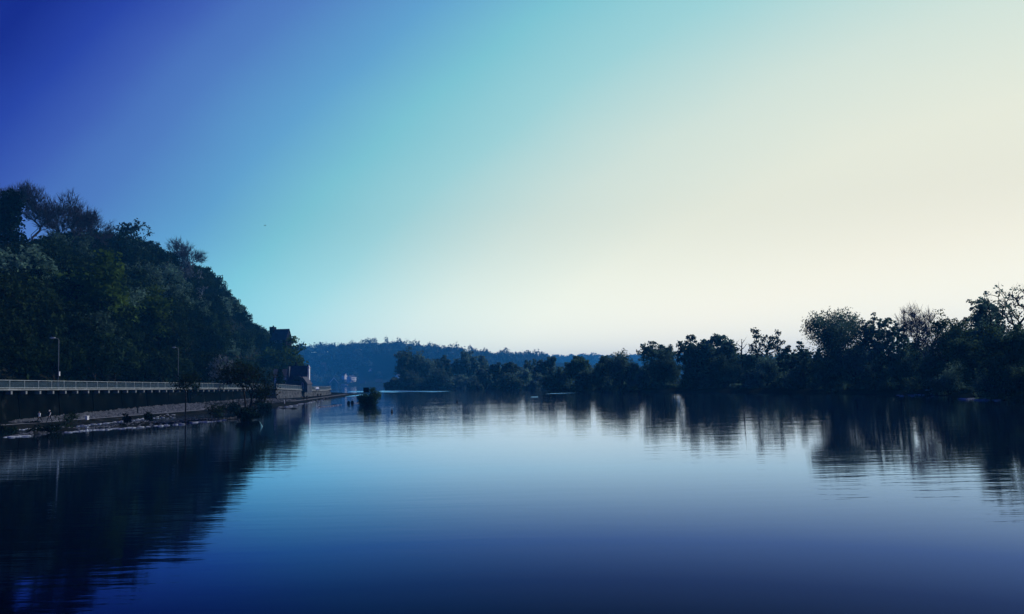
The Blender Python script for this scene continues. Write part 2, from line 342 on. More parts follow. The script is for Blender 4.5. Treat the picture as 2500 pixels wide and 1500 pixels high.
# ------------------------------------------------------------------ trees
def crown_points(r, K, h, w, base=0.25, lobes=9, shell=0.5, flat=1.0, lean=(0, 0)):
    cz, rz, rx = h * (1 + base) / 2, h * (1 - base) / 2, w / 2
    pts = []
    cs = [np.array([0, 0, 0.05])]
    for k in range(lobes):
        th = 6.283 * (k + r.uniform(-.3, .3)) / lobes * 2.4; z = r.uniform(-.75, .85); q = math.sqrt(1 - z * z)
        cs.append(np.array([q * math.cos(th), q * math.sin(th), z]) * r.uniform(.55, .80))
    rad = [0.50] + [r.uniform(.30, .48) for _ in range(lobes)]
    wt = np.array([x ** 2 for x in rad]); wt /= wt.sum()
    pick = r.choice(len(cs), K, p=wt)
    d = r.normal(size=(K, 3)); d /= np.linalg.norm(d, axis=1)[:, None]
    rr = r.uniform(0, 1, K) ** shell
    P = np.array([cs[i] for i in pick]) + d * (rr * np.array([rad[i] for i in pick]))[:, None]
    P[:, 2] = P[:, 2] / max(abs(P[:, 2].max()), abs(P[:, 2].min())) * 0.97
    m = np.quantile(np.abs(P[:, :2]), .97); P[:, :2] /= max(m, .01) * 1.02
    P *= [rx, rx, rz]; P[:, 2] += cz
    P[:, 0] += lean[0] * (P[:, 2] / h); P[:, 1] += lean[1] * (P[:, 2] / h)
    return P
def skeleton(r, pts, h, fork=0.2, stems=1, lean=(0, 0), spread=0.4, bias=0.45):
    nodes = []; par = []; plen = []
    for s in range(stems):
        a = r.uniform(0, 6.28) if stems > 1 else 0; q = spread if stems > 1 else 0
        x = y = 0.0; prev = -1; n = 5
        for k in range(n):
            z = h * fork * k / (n - 1); f = k / (n - 1)
            p = np.array([q * math.cos(a) * (0.3 + f * h * .06) + lean[0] * z / h + r.normal() * .03 * h * .05, q * math.sin(a) * (0.3 + f * h * .06) + lean[1] * z / h + r.normal() * .03 * h * .05, z - (0.4 if k == 0 else 0)])
            nodes.append(p); par.append(prev); plen.append(0 if prev < 0 else plen[prev] + np.linalg.norm(p - nodes[prev])); prev = len(nodes) - 1
    tr0 = len(nodes)
    c0 = np.array([lean[0] * fork, lean[1] * fork, h * fork])
    order = np.argsort(np.linalg.norm(pts - c0, axis=1))
    for i in order:
        p = pts[i]; A = np.array(nodes); pl = np.array(plen)
        v = p - A; d = np.linalg.norm(v, axis=1)
        cost = d + bias * pl + 0.5 * np.clip(-v[:, 2], 0, None)
        cost[A[:, 2] < h * fork * 0.55] += h
        j = int(np.argmin(cost))
        q = A[j] + v[j] * 0.5 + np.array([0, 0, 0.06 * d[j]]) + r.normal(size=3) * 0.05 * d[j]
        nodes.append(q); par.append(j); plen.append(pl[j] + d[j] * .5); nodes.append(p); par.append(len(nodes) - 2); plen.append(plen[-1] + d[j] * .5)
    return np.array(nodes), np.array(par)
def radii(nodes, par, tip, ex=2.35, cap=None):
    n = len(nodes); acc = np.zeros(n); has = np.zeros(n, bool); has[par[par >= 0]] = True
    for i in range(n - 1, -1, -1):
        if not has[i]: acc[i] = 1
        if par[i] >= 0: acc[par[i]] += acc[i]
    rr = tip * np.maximum(acc, 1) ** (1 / ex)
    return np.minimum(rr, cap) if cap else rr
def tubes_np(A, B, ra, rb, sides):
    t = B - A; t /= np.linalg.norm(t, axis=1)[:, None] + 1e-9
    up = np.where(np.abs(t[:, 2:3]) < .9, np.array([[0, 0, 1.]]), np.array([[1., 0, 0]]))
    l = np.cross(t, up); l /= np.linalg.norm(l, axis=1)[:, None] + 1e-9; u = np.cross(l, t)
    rings = []
    for P, r_ in ((A, ra), (B, rb)):
        for k in range(sides):
            a = 6.2832 * k / sides; rings.append(P + (l * math.cos(a) + u * math.sin(a)) * r_[:, None])
    V = np.stack(rings, 1).reshape(-1, 3); E = len(A); o = (np.arange(E) * 2 * sides)[:, None]
    F = [np.hstack([o + k, o + (k + 1) % sides, o + sides + (k + 1) % sides, o + sides + k]) for k in range(sides)]
    return V, np.vstack(F)
def wood_mesh(name, nodes, par, rr, mat, twigs=None, min_r=0.0):
    i = np.where(par >= 0)[0]; keep = rr[i] >= min_r; i = i[keep]
    big = rr[par[i]] > 0.09
    VV, FF, off = [], [], 0
    for sel, sd_ in ((i[big], 6), (i[~big], 3)):
        if len(sel) == 0: continue
        V, F = tubes_np(nodes[par[sel]], nodes[sel], np.minimum(rr[par[sel]], rr[sel] * 1.7), rr[sel], sd_); VV.append(V); FF.append(F + off); off += len(V)
    if twigs is not None:
        A, B, r_ = twigs; V, F = tubes_np(A, B, r_, r_ * .4, 3); VV.append(V); FF.append(F + off); off += len(V)
    return mesh_np(name, np.vstack(VV), np.vstack(FF), mat)
def leaf_mesh(name, r, C, size, mat, aspect=0.62, droop=0.0):
    n = len(C); a = r.normal(size=(n, 3)); a /= np.linalg.norm(a, axis=1)[:, None]
    if droop: a = a * (1 - droop) + np.array([0, 0, -1]) * droop; a /= np.linalg.norm(a, axis=1)[:, None]
    b = np.cross(a, r.normal(size=(n, 3))); b /= np.linalg.norm(b, axis=1)[:, None] + 1e-9
    s = (size * r.uniform(.6, 1.35, n))[:, None]; a = a * s; b = b * s * aspect
    V = np.stack([C - a, C + b - a * .15, C + a, C - b - a * .15], 1).reshape(-1, 3); F = np.arange(4 * n).reshape(n, 4)
    return mesh_np(name, V, F, mat)
def tree_meshes(name, seed, h, w, leaf_mat, K=150, per=30, leaf=0.3, base=0.25, lobes=9, clump=0.75, droop=0.0, strand=0.0, fork=0.22, stems=1, lean=(0, 0), tip=0.03, bark=None, shell=0.5, aspect=.62, spread=.4, bare=0, twig_l=1.2, twig_r=.022, gap=0.0):
    r = np.random.default_rng(seed); pts = crown_points(r, K, h, w, base, lobes, shell, lean=lean)
    if gap:                                                        # holes where the sky shows through
        v = fbm(pts[:, 0] + 3 * pts[:, 1], pts[:, 2], 0.16, seed + 5, 2); pts = pts[v > np.quantile(v, gap)]
    nodes, par = skeleton(r, pts, h, fork, stems, lean, spread)
    rr = radii(nodes, par, tip)
    tw = None
    if bare:
        out_ = pts - np.array([0, 0, h * .3]); out_ /= np.linalg.norm(out_, axis=1)[:, None]
        A = np.repeat(pts, bare, 0) - 0.3 * np.repeat(out_, bare, 0); d = np.repeat(out_, bare, 0) + r.normal(size=A.shape) * .55 + np.array([0, 0, .35]); d /= np.linalg.norm(d, axis=1)[:, None]
        B = A + d * (twig_l * r.uniform(.5, 1.3, len(A)))[:, None]; tw = (A, B, np.full(len(A), twig_r))
    wood = wood_mesh(name + '_trunk', nodes, par, rr, bark or M['bark'], tw)
    crown = None
    if per:
        n = len(pts) * per
        C = np.repeat(pts, per, 0) + np.clip(r.normal(size=(n, 3)), -1.45, 1.45) * clump * np.array([1, 1, .75])
        if strand: C[:, 2] -= r.uniform(0, 1, n) ** 1.3 * strand * np.clip((C[:, 2]) / h, .15, 1); C[:, 2] = np.maximum(C[:, 2], .15)
        crown = leaf_mesh(name + '_crown', r, C, leaf, leaf_mat, aspect, droop)
    return wood, crown
def put_tree(name, meshes, loc, rz=0.0, sc=1.0, label=None, cat='tree', group=None):
    e = empty(name, loc, rz, label, cat, group); e.scale = (sc, sc, sc) if not isinstance(sc, tuple) else sc
    obj('trunk', meshes[0], e)
    if meshes[1]: obj('crown', meshes[1], e)
    return e

# --- hillside wood: prototypes copied as individuals
HP = []
for k in range(8):
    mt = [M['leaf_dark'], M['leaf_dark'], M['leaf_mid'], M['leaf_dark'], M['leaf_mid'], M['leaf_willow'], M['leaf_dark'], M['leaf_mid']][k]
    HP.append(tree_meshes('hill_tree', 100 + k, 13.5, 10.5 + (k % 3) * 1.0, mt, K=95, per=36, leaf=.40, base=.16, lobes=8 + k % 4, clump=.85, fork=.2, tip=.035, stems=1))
HBARE = [tree_meshes('bare_tree', 150 + k, 15, 11, None, K=420, per=0, base=.22, lobes=8, bare=7, twig_l=1.7, twig_r=.034, tip=.027, bark=M['bark_bare'], fork=.2, stems=3, spread=1.0, shell=.6) for k in range(3)]
def hz(X, Y): return float(hill_z(np.array(X, float), np.array(Y, float)))
SPECIAL = []            # (X, Y, clear radius)
def on_hill(px, py, X):
    """the place on plane X seen at that pixel -> (X, Y)"""
    d = ray(px, py); P = O + d * (X / d.x); return P
def special(px, base_py, Y, top_py, meshes, h0, name, label, cat='tree', rz=0.0):
    P = at_y(px, base_py, Y); zt = at_y(px, top_py, Y).z; zg = hz(P.x, Y); s = (zt - zg) / h0
    put_tree(name, meshes, (P.x, Y, zg), rz, s, label, cat); SPECIAL.append((P.x, Y, 4.5))
special(14, 540, 262, 440, HBARE[0], 15.6, 'bare_tree', 'bare tree at the left picture edge on the ridge', rz=1)
special(88, 560, 268, 450, HBARE[1], 15.6, 'bare_tree', 'tallest fan-shaped bare tree on the left ridge', rz=.4)
special(166, 570, 282, 472, HBARE[2], 15.6, 'bare_tree', 'open bare tree to the right of the tallest one on the ridge', rz=2)
special(215, 575, 300, 503, HBARE[0], 15.6, 'bare_tree', 'lowest and rightmost bare tree of the left ridge row', rz=3.5)
special(450, 655, 415, 577, HBARE[1], 15.6, 'bare_tree', 'bluish bare tree standing alone where the ridge begins to fall', rz=5)
small = tree_meshes('ridge_tree', 171, 9, 8, M['leaf_dark'], K=40, per=16, leaf=.30, base=.45, lobes=6, clump=.5, fork=.35, tip=.05)
special(319, 580, 345, 540, small, 9.3, 'ridge_tree', 'small umbrella-shaped tree poking above the ridge line')
ever = tree_meshes('evergreen_tree', 172, 15, 9, M['leaf_dark'], K=140, per=46, leaf=.4, base=.05, lobes=7, clump=.9, fork=.15)
special(8, 590, 236, 475, ever, 15, 'evergreen_tree', 'black evergreen mass at the left picture edge below the bare tree')
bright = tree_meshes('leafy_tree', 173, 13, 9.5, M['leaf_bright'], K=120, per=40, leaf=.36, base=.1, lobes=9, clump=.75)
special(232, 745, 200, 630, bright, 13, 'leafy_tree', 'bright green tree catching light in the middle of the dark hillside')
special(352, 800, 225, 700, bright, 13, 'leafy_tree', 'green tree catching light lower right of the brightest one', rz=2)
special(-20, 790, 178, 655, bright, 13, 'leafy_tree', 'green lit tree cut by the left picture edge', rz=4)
pale = tree_meshes('blossom_tree', 174, 12, 8, M['leaf_pale'], K=80, per=22, leaf=.28, base=.15, lobes=9, clump=.6, bark=M['bark_bare'])
special(428, 690, 345, 615, pale, 12.2, 'blossom_tree', 'pale blossoming tree high on the hillside below the bluish bare tree')
special(470, 700, 360, 655, pale, 12.2, 'blossom_tree', 'small pale blossoming tree right of and below the larger pale one', rz=2)
special(545, 905, 212, 858, pale, 12.2, 'blossom_tree', 'pale flowering tree low on the slope behind the multi-stemmed bush', rz=1)
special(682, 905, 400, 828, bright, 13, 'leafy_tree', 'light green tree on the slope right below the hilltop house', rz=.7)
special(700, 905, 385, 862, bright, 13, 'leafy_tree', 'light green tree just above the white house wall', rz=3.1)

HOUSE_HILL = at_y(688, 841, 470)
def zone(px, py):
    a = 'left of the first street lamp' if px < 140 else 'between the two street lamps' if px < 434 else 'right of the second street lamp' if px < 610 else 'near the hilltop house'
    sky_y = np.interp(px, [0, 240, 470, 600, 720], [470, 560, 620, 730, 840]); f = (py - sky_y) / (935 - sky_y)
    b = 'along the ridge' if f < .22 else 'on the upper hillside' if f < .48 else 'on the middle hillside' if f < .74 else 'at the foot of the hill'
    return f'dark leafy tree {b}, {a}', f'hillside trees {b}, {a}'
rr_ = random.Random(5); cand = []
Y = 112.0
while Y < 690:
    step = 8.6 + (Y - 112) * 0.008; fx = float(np.interp(Y, FOOT_Y, FOOT_X)); X = fx - 2.0
    while X > -232:
        x = X + rr_.uniform(-2.6, 2.6); y = Y + rr_.uniform(-2.8, 2.8); x = min(x, fx - 1.0)
        P = (x, y, hz(x, y)); a, b = pix((x, y, P[2] + 7))
        if -90 < a < 735 and all((x - q[0]) ** 2 + (y - q[1]) ** 2 > q[2] ** 2 for q in SPECIAL):
            beyond = max(0.0, (-x - 176)); d = beyond * 3 + (abs(a - 690) < 30 and abs(y - 470) < 14 and b < 870) * 1e4
            house_line = abs(a - 688) < 26 and y < 470 and b < 822
            if d < 90 and not house_line: cand.append((d + y * .05 - 20 * (x > -165), P, a, b))
        X -= step
    Y += step
LINE_X = [-90, 0, 60, 130, 165, 235, 320, 375, 430, 448, 490, 515, 550, 562, 600, 645, 670, 700, 725, 740]
LINE_Y = [590, 596, 582, 565, 556, 548, 562, 580, 604, 640, 640, 634, 660, 690, 722, 782, 800, 828, 852, 870]
cand.sort(key=lambda c: c[0]); cand = cand[:296]
for _, P, a, b in cand:
    k = rr_.randrange(8); s = rr_.uniform(.62, .95) if P[0] > float(np.interp(P[1], FOOT_Y, FOOT_X)) - 8 else rr_.uniform(.78, 1.18)
    if a > 540: s *= .85
    hmax = 14.0 * s
    for dx in (-30, -12, 0, 12, 30):                                # keep below the skyline of the leafy wood
        q = at_y(a + dx, float(np.interp(a + dx, LINE_X, LINE_Y)) + rr_.uniform(-4, 10), P[1]); hmax = min(hmax, q.z - P[2])
    if hmax < 3.0: continue
    s = hmax / 14.0
    lb, gp = zone(a, b); tone = ('blackish', 'blackish', 'dull green', 'blackish', 'dull green', 'grey-green', 'blackish', 'dull green')[k]; lb = lb.replace('dark leafy', ('small ' if s < .72 else 'large ' if s > 1.0 else 'middling ') + tone)
    put_tree('hillside_tree', HP[k], (P[0], P[1], P[2] - .2), rr_.uniform(0, 6.28), (s * rr_.uniform(.9, 1.15), s * rr_.uniform(.9, 1.15), s), lb, 'tree', gp)
# low growth that covers the slope between the trunks
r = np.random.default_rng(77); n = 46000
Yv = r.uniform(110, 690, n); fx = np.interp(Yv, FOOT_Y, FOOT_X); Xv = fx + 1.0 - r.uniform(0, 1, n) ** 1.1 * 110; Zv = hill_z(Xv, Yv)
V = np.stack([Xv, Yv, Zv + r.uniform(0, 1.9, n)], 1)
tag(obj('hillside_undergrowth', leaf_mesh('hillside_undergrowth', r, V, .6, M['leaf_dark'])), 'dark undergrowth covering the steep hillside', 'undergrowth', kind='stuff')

# --- far woods: masses of crowns nobody could count
def wood_mass(name, crowns, per, leaf, mat, label, seed):
    r = np.random.default_rng(seed); Cs = []
    for (x, y, z, rad, hh) in crowns:
        d = r.normal(size=(per, 3)); d /= np.linalg.norm(d, axis=1)[:, None]; d[:, 2] = np.abs(d[:, 2]) * 1.2 - .25
        q = r.uniform(.55, 1.05, (per, 1)); bump = 1 + .22 * np.sin(d[:, :1] * 5 + x) * np.sin(d[:, 1:2] * 6 + y)
        Cs.append(np.array([x, y, z + hh * .36]) + d * q * bump * np.array([rad, rad, hh * .55]))
    me = leaf_mesh(name, r, np.vstack(Cs), leaf, mat); return tag(obj(name, me), label, 'woodland', kind='stuff')
# px, base y, half width in px, distance of the village houses: keeps the crowns from burying them
VILLAGE = [(812, 943, 15, 850), (858, 933, 10, 905), (841, 925, 5, 930), (907, 916, 4, 955), (947, 919, 5, 960), (973, 933, 5, 880), (884, 941, 8, 840), (925, 939, 8, 830), (841, 941, 10, 800)]
r = np.random.default_rng(51); cr = []
for k in range(1500):
    y = r.uniform(755, 1240) * FS; px = r.uniform(690, 1340); x = at_y(px, 930, y).x
    z = float(far_z(np.array(x), np.array(y)))
    if z < 1.2: continue
    if z < 11 * FS and r.uniform() < .3: continue
    hh = (r.uniform(6.5, 13) + (r.uniform() < .2) * r.uniform(3, 8)) * FS; rad = r.uniform(4.0, 7.2) * FS; top = pix((x, y, z + hh))[1]; wpx = rad * FPX / y
    if any(abs(px - q[0]) < q[2] + wpx and y < q[3] * FS + 12 and top < q[1] + 2 for q in VILLAGE): continue
    sh = False                                                      # leave the houses their sunlight
    for q in VILLAGE:
        hx = at_y(q[0], q[1], q[3] * FS).x; dx, dy = x - hx, y - q[3] * FS; al = dx * .87 + dy * .5; pe = abs(dx * .5 - dy * .87)
        if 0 < al < 75 and pe < rad + 7: sh = True
    if sh: continue
    cr.append((x, y, z, rad, hh))
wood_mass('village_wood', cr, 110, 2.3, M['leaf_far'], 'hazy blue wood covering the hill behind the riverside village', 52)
cr = []
for k in range(420):
    x = r.uniform(-320, 640) * FS; y = r.uniform(1560, 1800) * FS; z = float(ridge_z(np.array(x), np.array(y))); cr.append((x, y, z - 4, r.uniform(6, 11) * FS, r.uniform(9, 15) * FS))
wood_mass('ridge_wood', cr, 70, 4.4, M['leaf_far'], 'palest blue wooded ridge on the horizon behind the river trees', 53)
def far_tree(px, base_y, top_y, wpx, Y, seed, label, bare=False, **kw):
    Y *= FS; P = at_y(px, base_y, Y); fn = far_z if Y < 1480 * FS else ridge_z; P.z = float(fn(np.array(P.x), np.array(Y))) - .5; h = at_y(px, top_y, Y).z - P.z; wd = wpx * Y / FPX
    args = dict(K=70, per=22, leaf=.55 * Y / 560, base=.2, clump=.07 * wd, fork=.2, tip=.03 + Y * 5e-5); args.update(kw)
    return put_tree('far_tree', tree_meshes('far_tree', seed, h, wd, M['leaf_far'], **args), P, label=label)
far_tree(907, 880, 843, 24, 1050, 301, 'tall round-headed tree rising above the village hill skyline', base=.35)
far_tree(850, 885, 846, 30, 1040, 302, 'broad tree on the village hill skyline left of the tallest one')
far_tree(813, 880, 845, 7, 1020, 303, 'thin pointed tree on the village hill skyline', lobes=4)
far_tree(1432, 900, 858, 46, 1500, 304, 'pale blue group-headed tree highest on the far ridge', base=.1)
far_tree(1222, 905, 865, 22, 1400, 305, 'pale blue round tree on the far ridge above the dark bush row')

# --- trees on the right bank and the islands, each grown for its own place
def bank_tree(px, base_y, top_y, wpx, Y, seed, kind, label, name=None, cat='tree', group=None, **kw):
    P = at_y(px, base_y, Y); zg = max(float(rb_z(np.array(P.x), np.array(Y))), 0.05); h = at_y(px, top_y, Y).z - zg; wd = wpx * Y / FPX
    px_m = Y / FPX * 2.44                                         # metres per rendered pixel
    a = dict(K=190, per=40, leaf=max(.24, 1.05 * px_m), base=.10, lobes=10, clump=.055 * wd + .15, fork=.22, tip=.022 + px_m * .05)
    mt = M['leaf_bank_dark']; nm = 'leafy_tree'
    if kind == 'willow': mt = M['leaf_willow']; nm = 'willow_tree'; a.update(base=.02, droop=.5, strand=.30 * h, aspect=.42, lobes=12, clump=.065 * wd + .1, per=52, fork=.25)
    elif kind == 'open': mt = M['leaf_willow']; a.update(K=210, per=26, base=.22, lobes=13, clump=.045 * wd, gap=.16, fork=.3, tip=.02 + px_m * .05)
    elif kind == 'sparse': mt = M['leaf_willow']; a.update(K=120, per=18, base=.32, lobes=9, clump=.045 * wd, gap=.25, fork=.36, tip=.04 + px_m * .1, stems=2, spread=.6)
    elif kind == 'purple': mt = M['leaf_purple']; nm = 'budding_tree'; a.update(K=380, per=12, leaf=.5 * px_m, base=.22, bare=9, twig_l=1.9, twig_r=.034, bark=M['bark_bare'], fork=.25, clump=.5, lobes=8)
    elif kind == 'mid': mt = M['leaf_bank']
    elif kind == 'bush': mt = M['leaf_bank_dark']; nm = 'shrub'; cat = 'shrub'; a.update(K=90, per=52, base=-.25, lobes=7, clump=.09 * wd, fork=.12, stems=3, spread=.6)
    elif kind == 'wbush': mt = M['leaf_willow']; nm = 'shrub'; cat = 'shrub'; a.update(K=90, per=50, base=-.25, lobes=7, clump=.09 * wd, droop=.4, strand=.25 * h, aspect=.45, fork=.15, stems=3, spread=.6)
    elif kind == 'poplar': nm = 'poplar_tree'; a.update(K=110, per=30, base=.08, lobes=9, clump=.10 * wd + .2, fork=.15)
    if Y > 360: mt = M['leaf_hazy']                                # paler leaf colour stands in for haze on the farther trees
    a.update(kw)
    return put_tree(name or nm, tree_meshes(nm, seed, h, wd, mt, **a), (P.x, Y, zg - .1), label=label, cat=cat, group=group)

BT = [
 # px, base, top, width, Y, seed, kind, label
 (1522, 953, 853, 62, 292, 401, 'willow', 'dark lobed tree leaning left at the left end of the near bank row', dict(lean=(-1.5, 0))),
 (1606, 953, 836, 78, 288, 402, 'open', 'tall open-topped tree with a forked trunk over drooping willow foliage', dict(base=.3)),
 (1622, 954, 868, 66, 282, 403, 'willow', 'drooping willow under the tall forked tree', dict()),
 (1560, 954, 885, 46, 285, 404, 'willow', 'low rounded willow between the lobed tree and the forked tree', dict()),
 (1702, 953, 818, 78, 272, 405, 'open', 'left one of the two round-headed trees growing side by side', dict(K=300, base=.24, per=34, gap=.1)),
 (1762, 953, 816, 84, 270, 406, 'open', 'right one of the two round-headed trees growing side by side', dict(K=320, base=.26, per=34, gap=.1)),
 (1772, 954, 866, 66, 258, 407, 'willow', 'green willow in front of the right round-headed tree', dict()),
 (1685, 954, 880, 46, 266, 408, 'bush', 'dark bush at the foot of the left round-headed tree', dict()),
 (1727, 955, 918, 60, 260, 409, 'bush', 'low dark bush between the trunks of the two round-headed trees', dict()),
 (1820, 954, 870, 52, 262, 410, 'mid', 'dark leafy tree under the dead snag', dict()),
 (1872, 953, 802, 80, 268, 411, 'sparse', 'sparse tree with two upright limbs forking like a V', dict()),
 (1882, 955, 862, 64, 245, 412, 'willow', 'rounded willow under the V-forked tree', dict()),
 (1842, 956, 902, 50, 240, 413, 'wbush', 'pale green bush at the waterside left of the rounded willow', dict()),
 (1932, 955, 844, 52, 232, 414, 'open', 'small airy tree right of the V-forked tree', dict(base=.02, per=34)),
 (1978, 955, 830, 56, 222, 415, 'open', 'airy tree tucked against the big broad tree', dict(base=.02, per=36)),
 (1945, 957, 890, 60, 222, 416, 'wbush', 'green bush at the waterside below the airy trees', dict()),
 (1998, 957, 880, 56, 212, 417, 'bush', 'dark bush left of the big broad tree foot', dict()),
 (2057, 956, 749, 146, 205, 418, 'willow', 'big broad-crowned tree, tallest left of the purple one', dict(K=400, per=44, base=.16, gap=.05, lobes=14, strand=2.0, droop=.3, fork=.4, leaf=.31, tip=.016)),
 (2090, 957, 836, 92, 198, 419, 'willow', 'round green willow in front of the big broad tree', dict(K=190)),
 (2030, 957, 868, 60, 202, 420, 'willow', 'dark willow at the left foot of the big broad tree', dict()),
 (2156, 956, 764, 74, 200, 421, 'open', 'thin-leaved tree between the big broad tree and the purple tree', dict(per=34, K=260, base=.06)),
 (2200, 957, 773, 44, 200, 422, 'open', 'narrow thin-leaved tree touching the left of the purple tree', dict(base=.05)),
 (2200, 959, 846, 78, 184, 423, 'willow', 'drooping willow left of and below the purple tree', dict(K=180)),
 (2140, 959, 880, 60, 188, 424, 'wbush', 'round bush between the two green willows of the right bank', dict()),
 (2272, 957, 745, 122, 192, 425, 'purple', 'bluish purple budding tree with fine bare twigs', dict()),
 (2345, 962, 757, 108, 170, 426, 'mid', 'dense dark tree right of the purple budding tree', dict(K=220, base=.06)),
 (2265, 962, 872, 76, 172, 427, 'bush', 'dark shrub at the foot of the purple tree', dict()),
 (2415, 966, 722, 76, 152, 428, 'open', 'tall thin-topped tree second from the right picture edge', dict(K=240, per=30, base=.08)),
 (2424, 970, 706, 66, 158, 436, 'open', 'narrow dark crown rising behind the thin-topped tree', dict(K=170, per=22, base=.4)),
 (2505, 975, 672, 120, 140, 429, 'sparse', 'tall sparse leaning tree cut by the right picture edge', dict(lean=(-3.0, 0), K=150, per=10, stems=1, fork=.4, bare=4, twig_l=1.3, twig_r=.02)),
 (2395, 972, 815, 110, 145, 430, 'mid', 'dark rounded tree hiding the trunk of the thin-topped tree', dict(K=220, base=.03)),
 (2475, 980, 790, 110, 130, 431, 'mid', 'black leafy tree low at the right picture edge', dict(K=220, base=.03)),
 (2320, 966, 880, 80, 158, 432, 'wbush', 'dull green bush at the waterside below the dense dark tree', dict()),
 (2425, 978, 890, 90, 132, 433, 'wbush', 'dull green bush over the pale stones near the right edge', dict()),
 (2500, 985, 880, 80, 122, 434, 'bush', 'black bush in the bottom right corner of the bank', dict()),
 (2368, 960, 775, 70, 176, 435, 'mid', 'leafy tree filling the gap behind the dense dark tree', dict(base=.1)),
 # middle stretch
 (1470, 954, 871, 56, 308, 451, 'mid', 'rounded green tree left of the gap before the near bank row', dict(base=.08)),
 (1412, 954, 871, 48, 330, 452, 'mid', 'dark knobbly tree left of the rounded green one', dict(base=.1)),
 (1377, 954, 880, 38, 345, 453, 'willow', 'green-topped tree third from the gap in the bank trees', dict()),
 (1426, 955, 904, 44, 315, 454, 'willow', 'low drooping bush tree in front of the dark knobbly tree', dict()),
 (1352, 953, 912, 46, 350, 455, 'bush', 'dark waterside bush at the point where the far bank begins', dict()),
 (1500, 955, 915, 46, 300, 456, 'wbush', 'low bush below the gap in the bank trees', dict()),
 (1335, 951, 867, 40, 420, 457, 'mid', 'blue-grey round tree behind the point', dict(base=.1)),
 (1299, 951, 874, 34, 470, 458, 'open', 'pale blue-grey tree with a notch left of the round one', dict(per=24, base=.15)),
 (1310, 952, 912, 40, 400, 459, 'wbush', 'green waterside bush left of the point', dict()),
 (1276, 951, 898, 44, 440, 460, 'wbush', 'rounded bush in the low row left of the point', dict()),
 (1248, 951, 886, 44, 450, 461, 'mid', 'tallest spiky bush tree of the low dark row', dict(base=.05)),
 (1217, 950, 888, 34, 470, 462, 'mid', 'middle spiky bush tree of the low dark row', dict(base=.05)),
 (1188, 950, 894, 40, 490, 463, 'mid', 'left spiky bush tree of the low dark row', dict(base=.05)),
 (1235, 952, 915, 60, 430, 464, 'bush', 'wide dark waterside bush of the low row', dict()),
 (1165, 949, 905, 50, 510, 465, 'wbush', 'waterside bush at the right end of the tall poplar row', dict()),
 # the tall row on the left island
 (993, 948, 850, 42, 578, 471, 'poplar', 'tallest darkest poplar at the left end of the island', dict()),
 (1034, 948, 858, 42, 582, 472, 'poplar', 'second poplar from the left on the island', dict()),
 (1066, 948, 860, 28, 590, 473, 'poplar', 'narrow third poplar from the left on the island', dict()),
 (1093, 948, 868, 26, 600, 474, 'open', 'thin bluish poplar in the middle of the island row', dict(per=22, base=.15)),
 (1128, 948, 859, 36, 590, 475, 'poplar', 'broad poplar right of the thin bluish one', dict()),
 (1156, 948, 860, 24, 595, 476, 'poplar', 'round-topped poplar at the right of the broad one', dict()),
 (1178, 948, 870, 26, 600, 477, 'poplar', 'lowest poplar at the right end of the island row', dict()),
 (1012, 949, 905, 60, 568, 478, 'wbush', 'green willow bush at the foot of the second poplar', dict()),
 (1065, 949, 900, 50, 568, 479, 'wbush', 'rounded willow bush below the third poplar', dict()),
 (975, 949, 925, 44, 570, 480, 'bush', 'low bush trailing off the left tip of the island', dict()),
 (1110, 949, 912, 50, 575, 481, 'wbush', 'willow bush below the broad poplar', dict()),
 (1140, 950, 915, 46, 560, 482, 'bush', 'dark bush right of the broad poplar foot', dict()),
 (948, 948, 932, 24, 574, 483, 'bush', 'lowest leftmost bush on the island tip', dict()),
]
for (px, by, ty, wp, Yb, sd_, kd, lb, kw) in BT: bank_tree(px, by, ty, wp, Yb, sd_, kd, lb, **kw)
# hazier trees filling the depth behind the bank rows
r = random.Random(9)
fill = [(1735, 885, 330, 60), (1815, 888, 320, 60), (1900, 880, 300, 60), (1960, 870, 280, 60), (2110, 830, 250, 80), (2240, 840, 240, 80), (2310, 815, 215, 80), (2400, 790, 200, 90), (2480, 770, 190, 90), (1395, 892, 420, 50), (1450, 888, 400, 50), (1265, 900, 560, 50), (1205, 898, 600, 40), (1140, 893, 640, 50), (1060, 890, 650, 60), (1010, 888, 660, 50), (1340, 888, 520, 40)]
for k, (px, ty, Yb, wp) in enumerate(fill):
    bank_tree(px, 950, ty, wp, Yb, 500 + k, 'mid' if k % 2 else 'willow', 'shaded leafy tree in the hazy second row behind the riverside trees', group='second row of trees behind the riverside trees', K=110, per=44)
# low leafy thicket trees standing close behind the front row
for k, px in enumerate([1510, 1570, 1612, 1690, 1728, 1768, 1806, 1845, 1885, 1925, 1965, 2005, 2045, 2080, 2115, 2150, 2185, 2220, 2255, 2290, 2330, 2372, 2415, 2460, 2500]):
    Yb = float(np.interp(px, [1480, 1700, 2050, 2300, 2500], [330, 292, 236, 200, 168])) + r.uniform(-5, 8); hgt = r.uniform(10.5, 14)
    where = 'left of the two round-headed trees' if px < 1660 else 'behind the round-headed and V-forked trees' if px < 1960 else 'behind the big broad tree' if px < 2160 else 'behind the purple tree' if px < 2320 else 'behind the right-edge trees'
    bank_tree(px, 950, pix((at_y(px, 950, Yb).x, Yb, hgt))[1], r.uniform(52, 68) * 215 / Yb, Yb, 640 + k, 'willow' if k % 3 else 'mid', 'shaded thicket tree of the close back row ' + where, group='close back row ' + where, K=110, per=46, base=-.12)
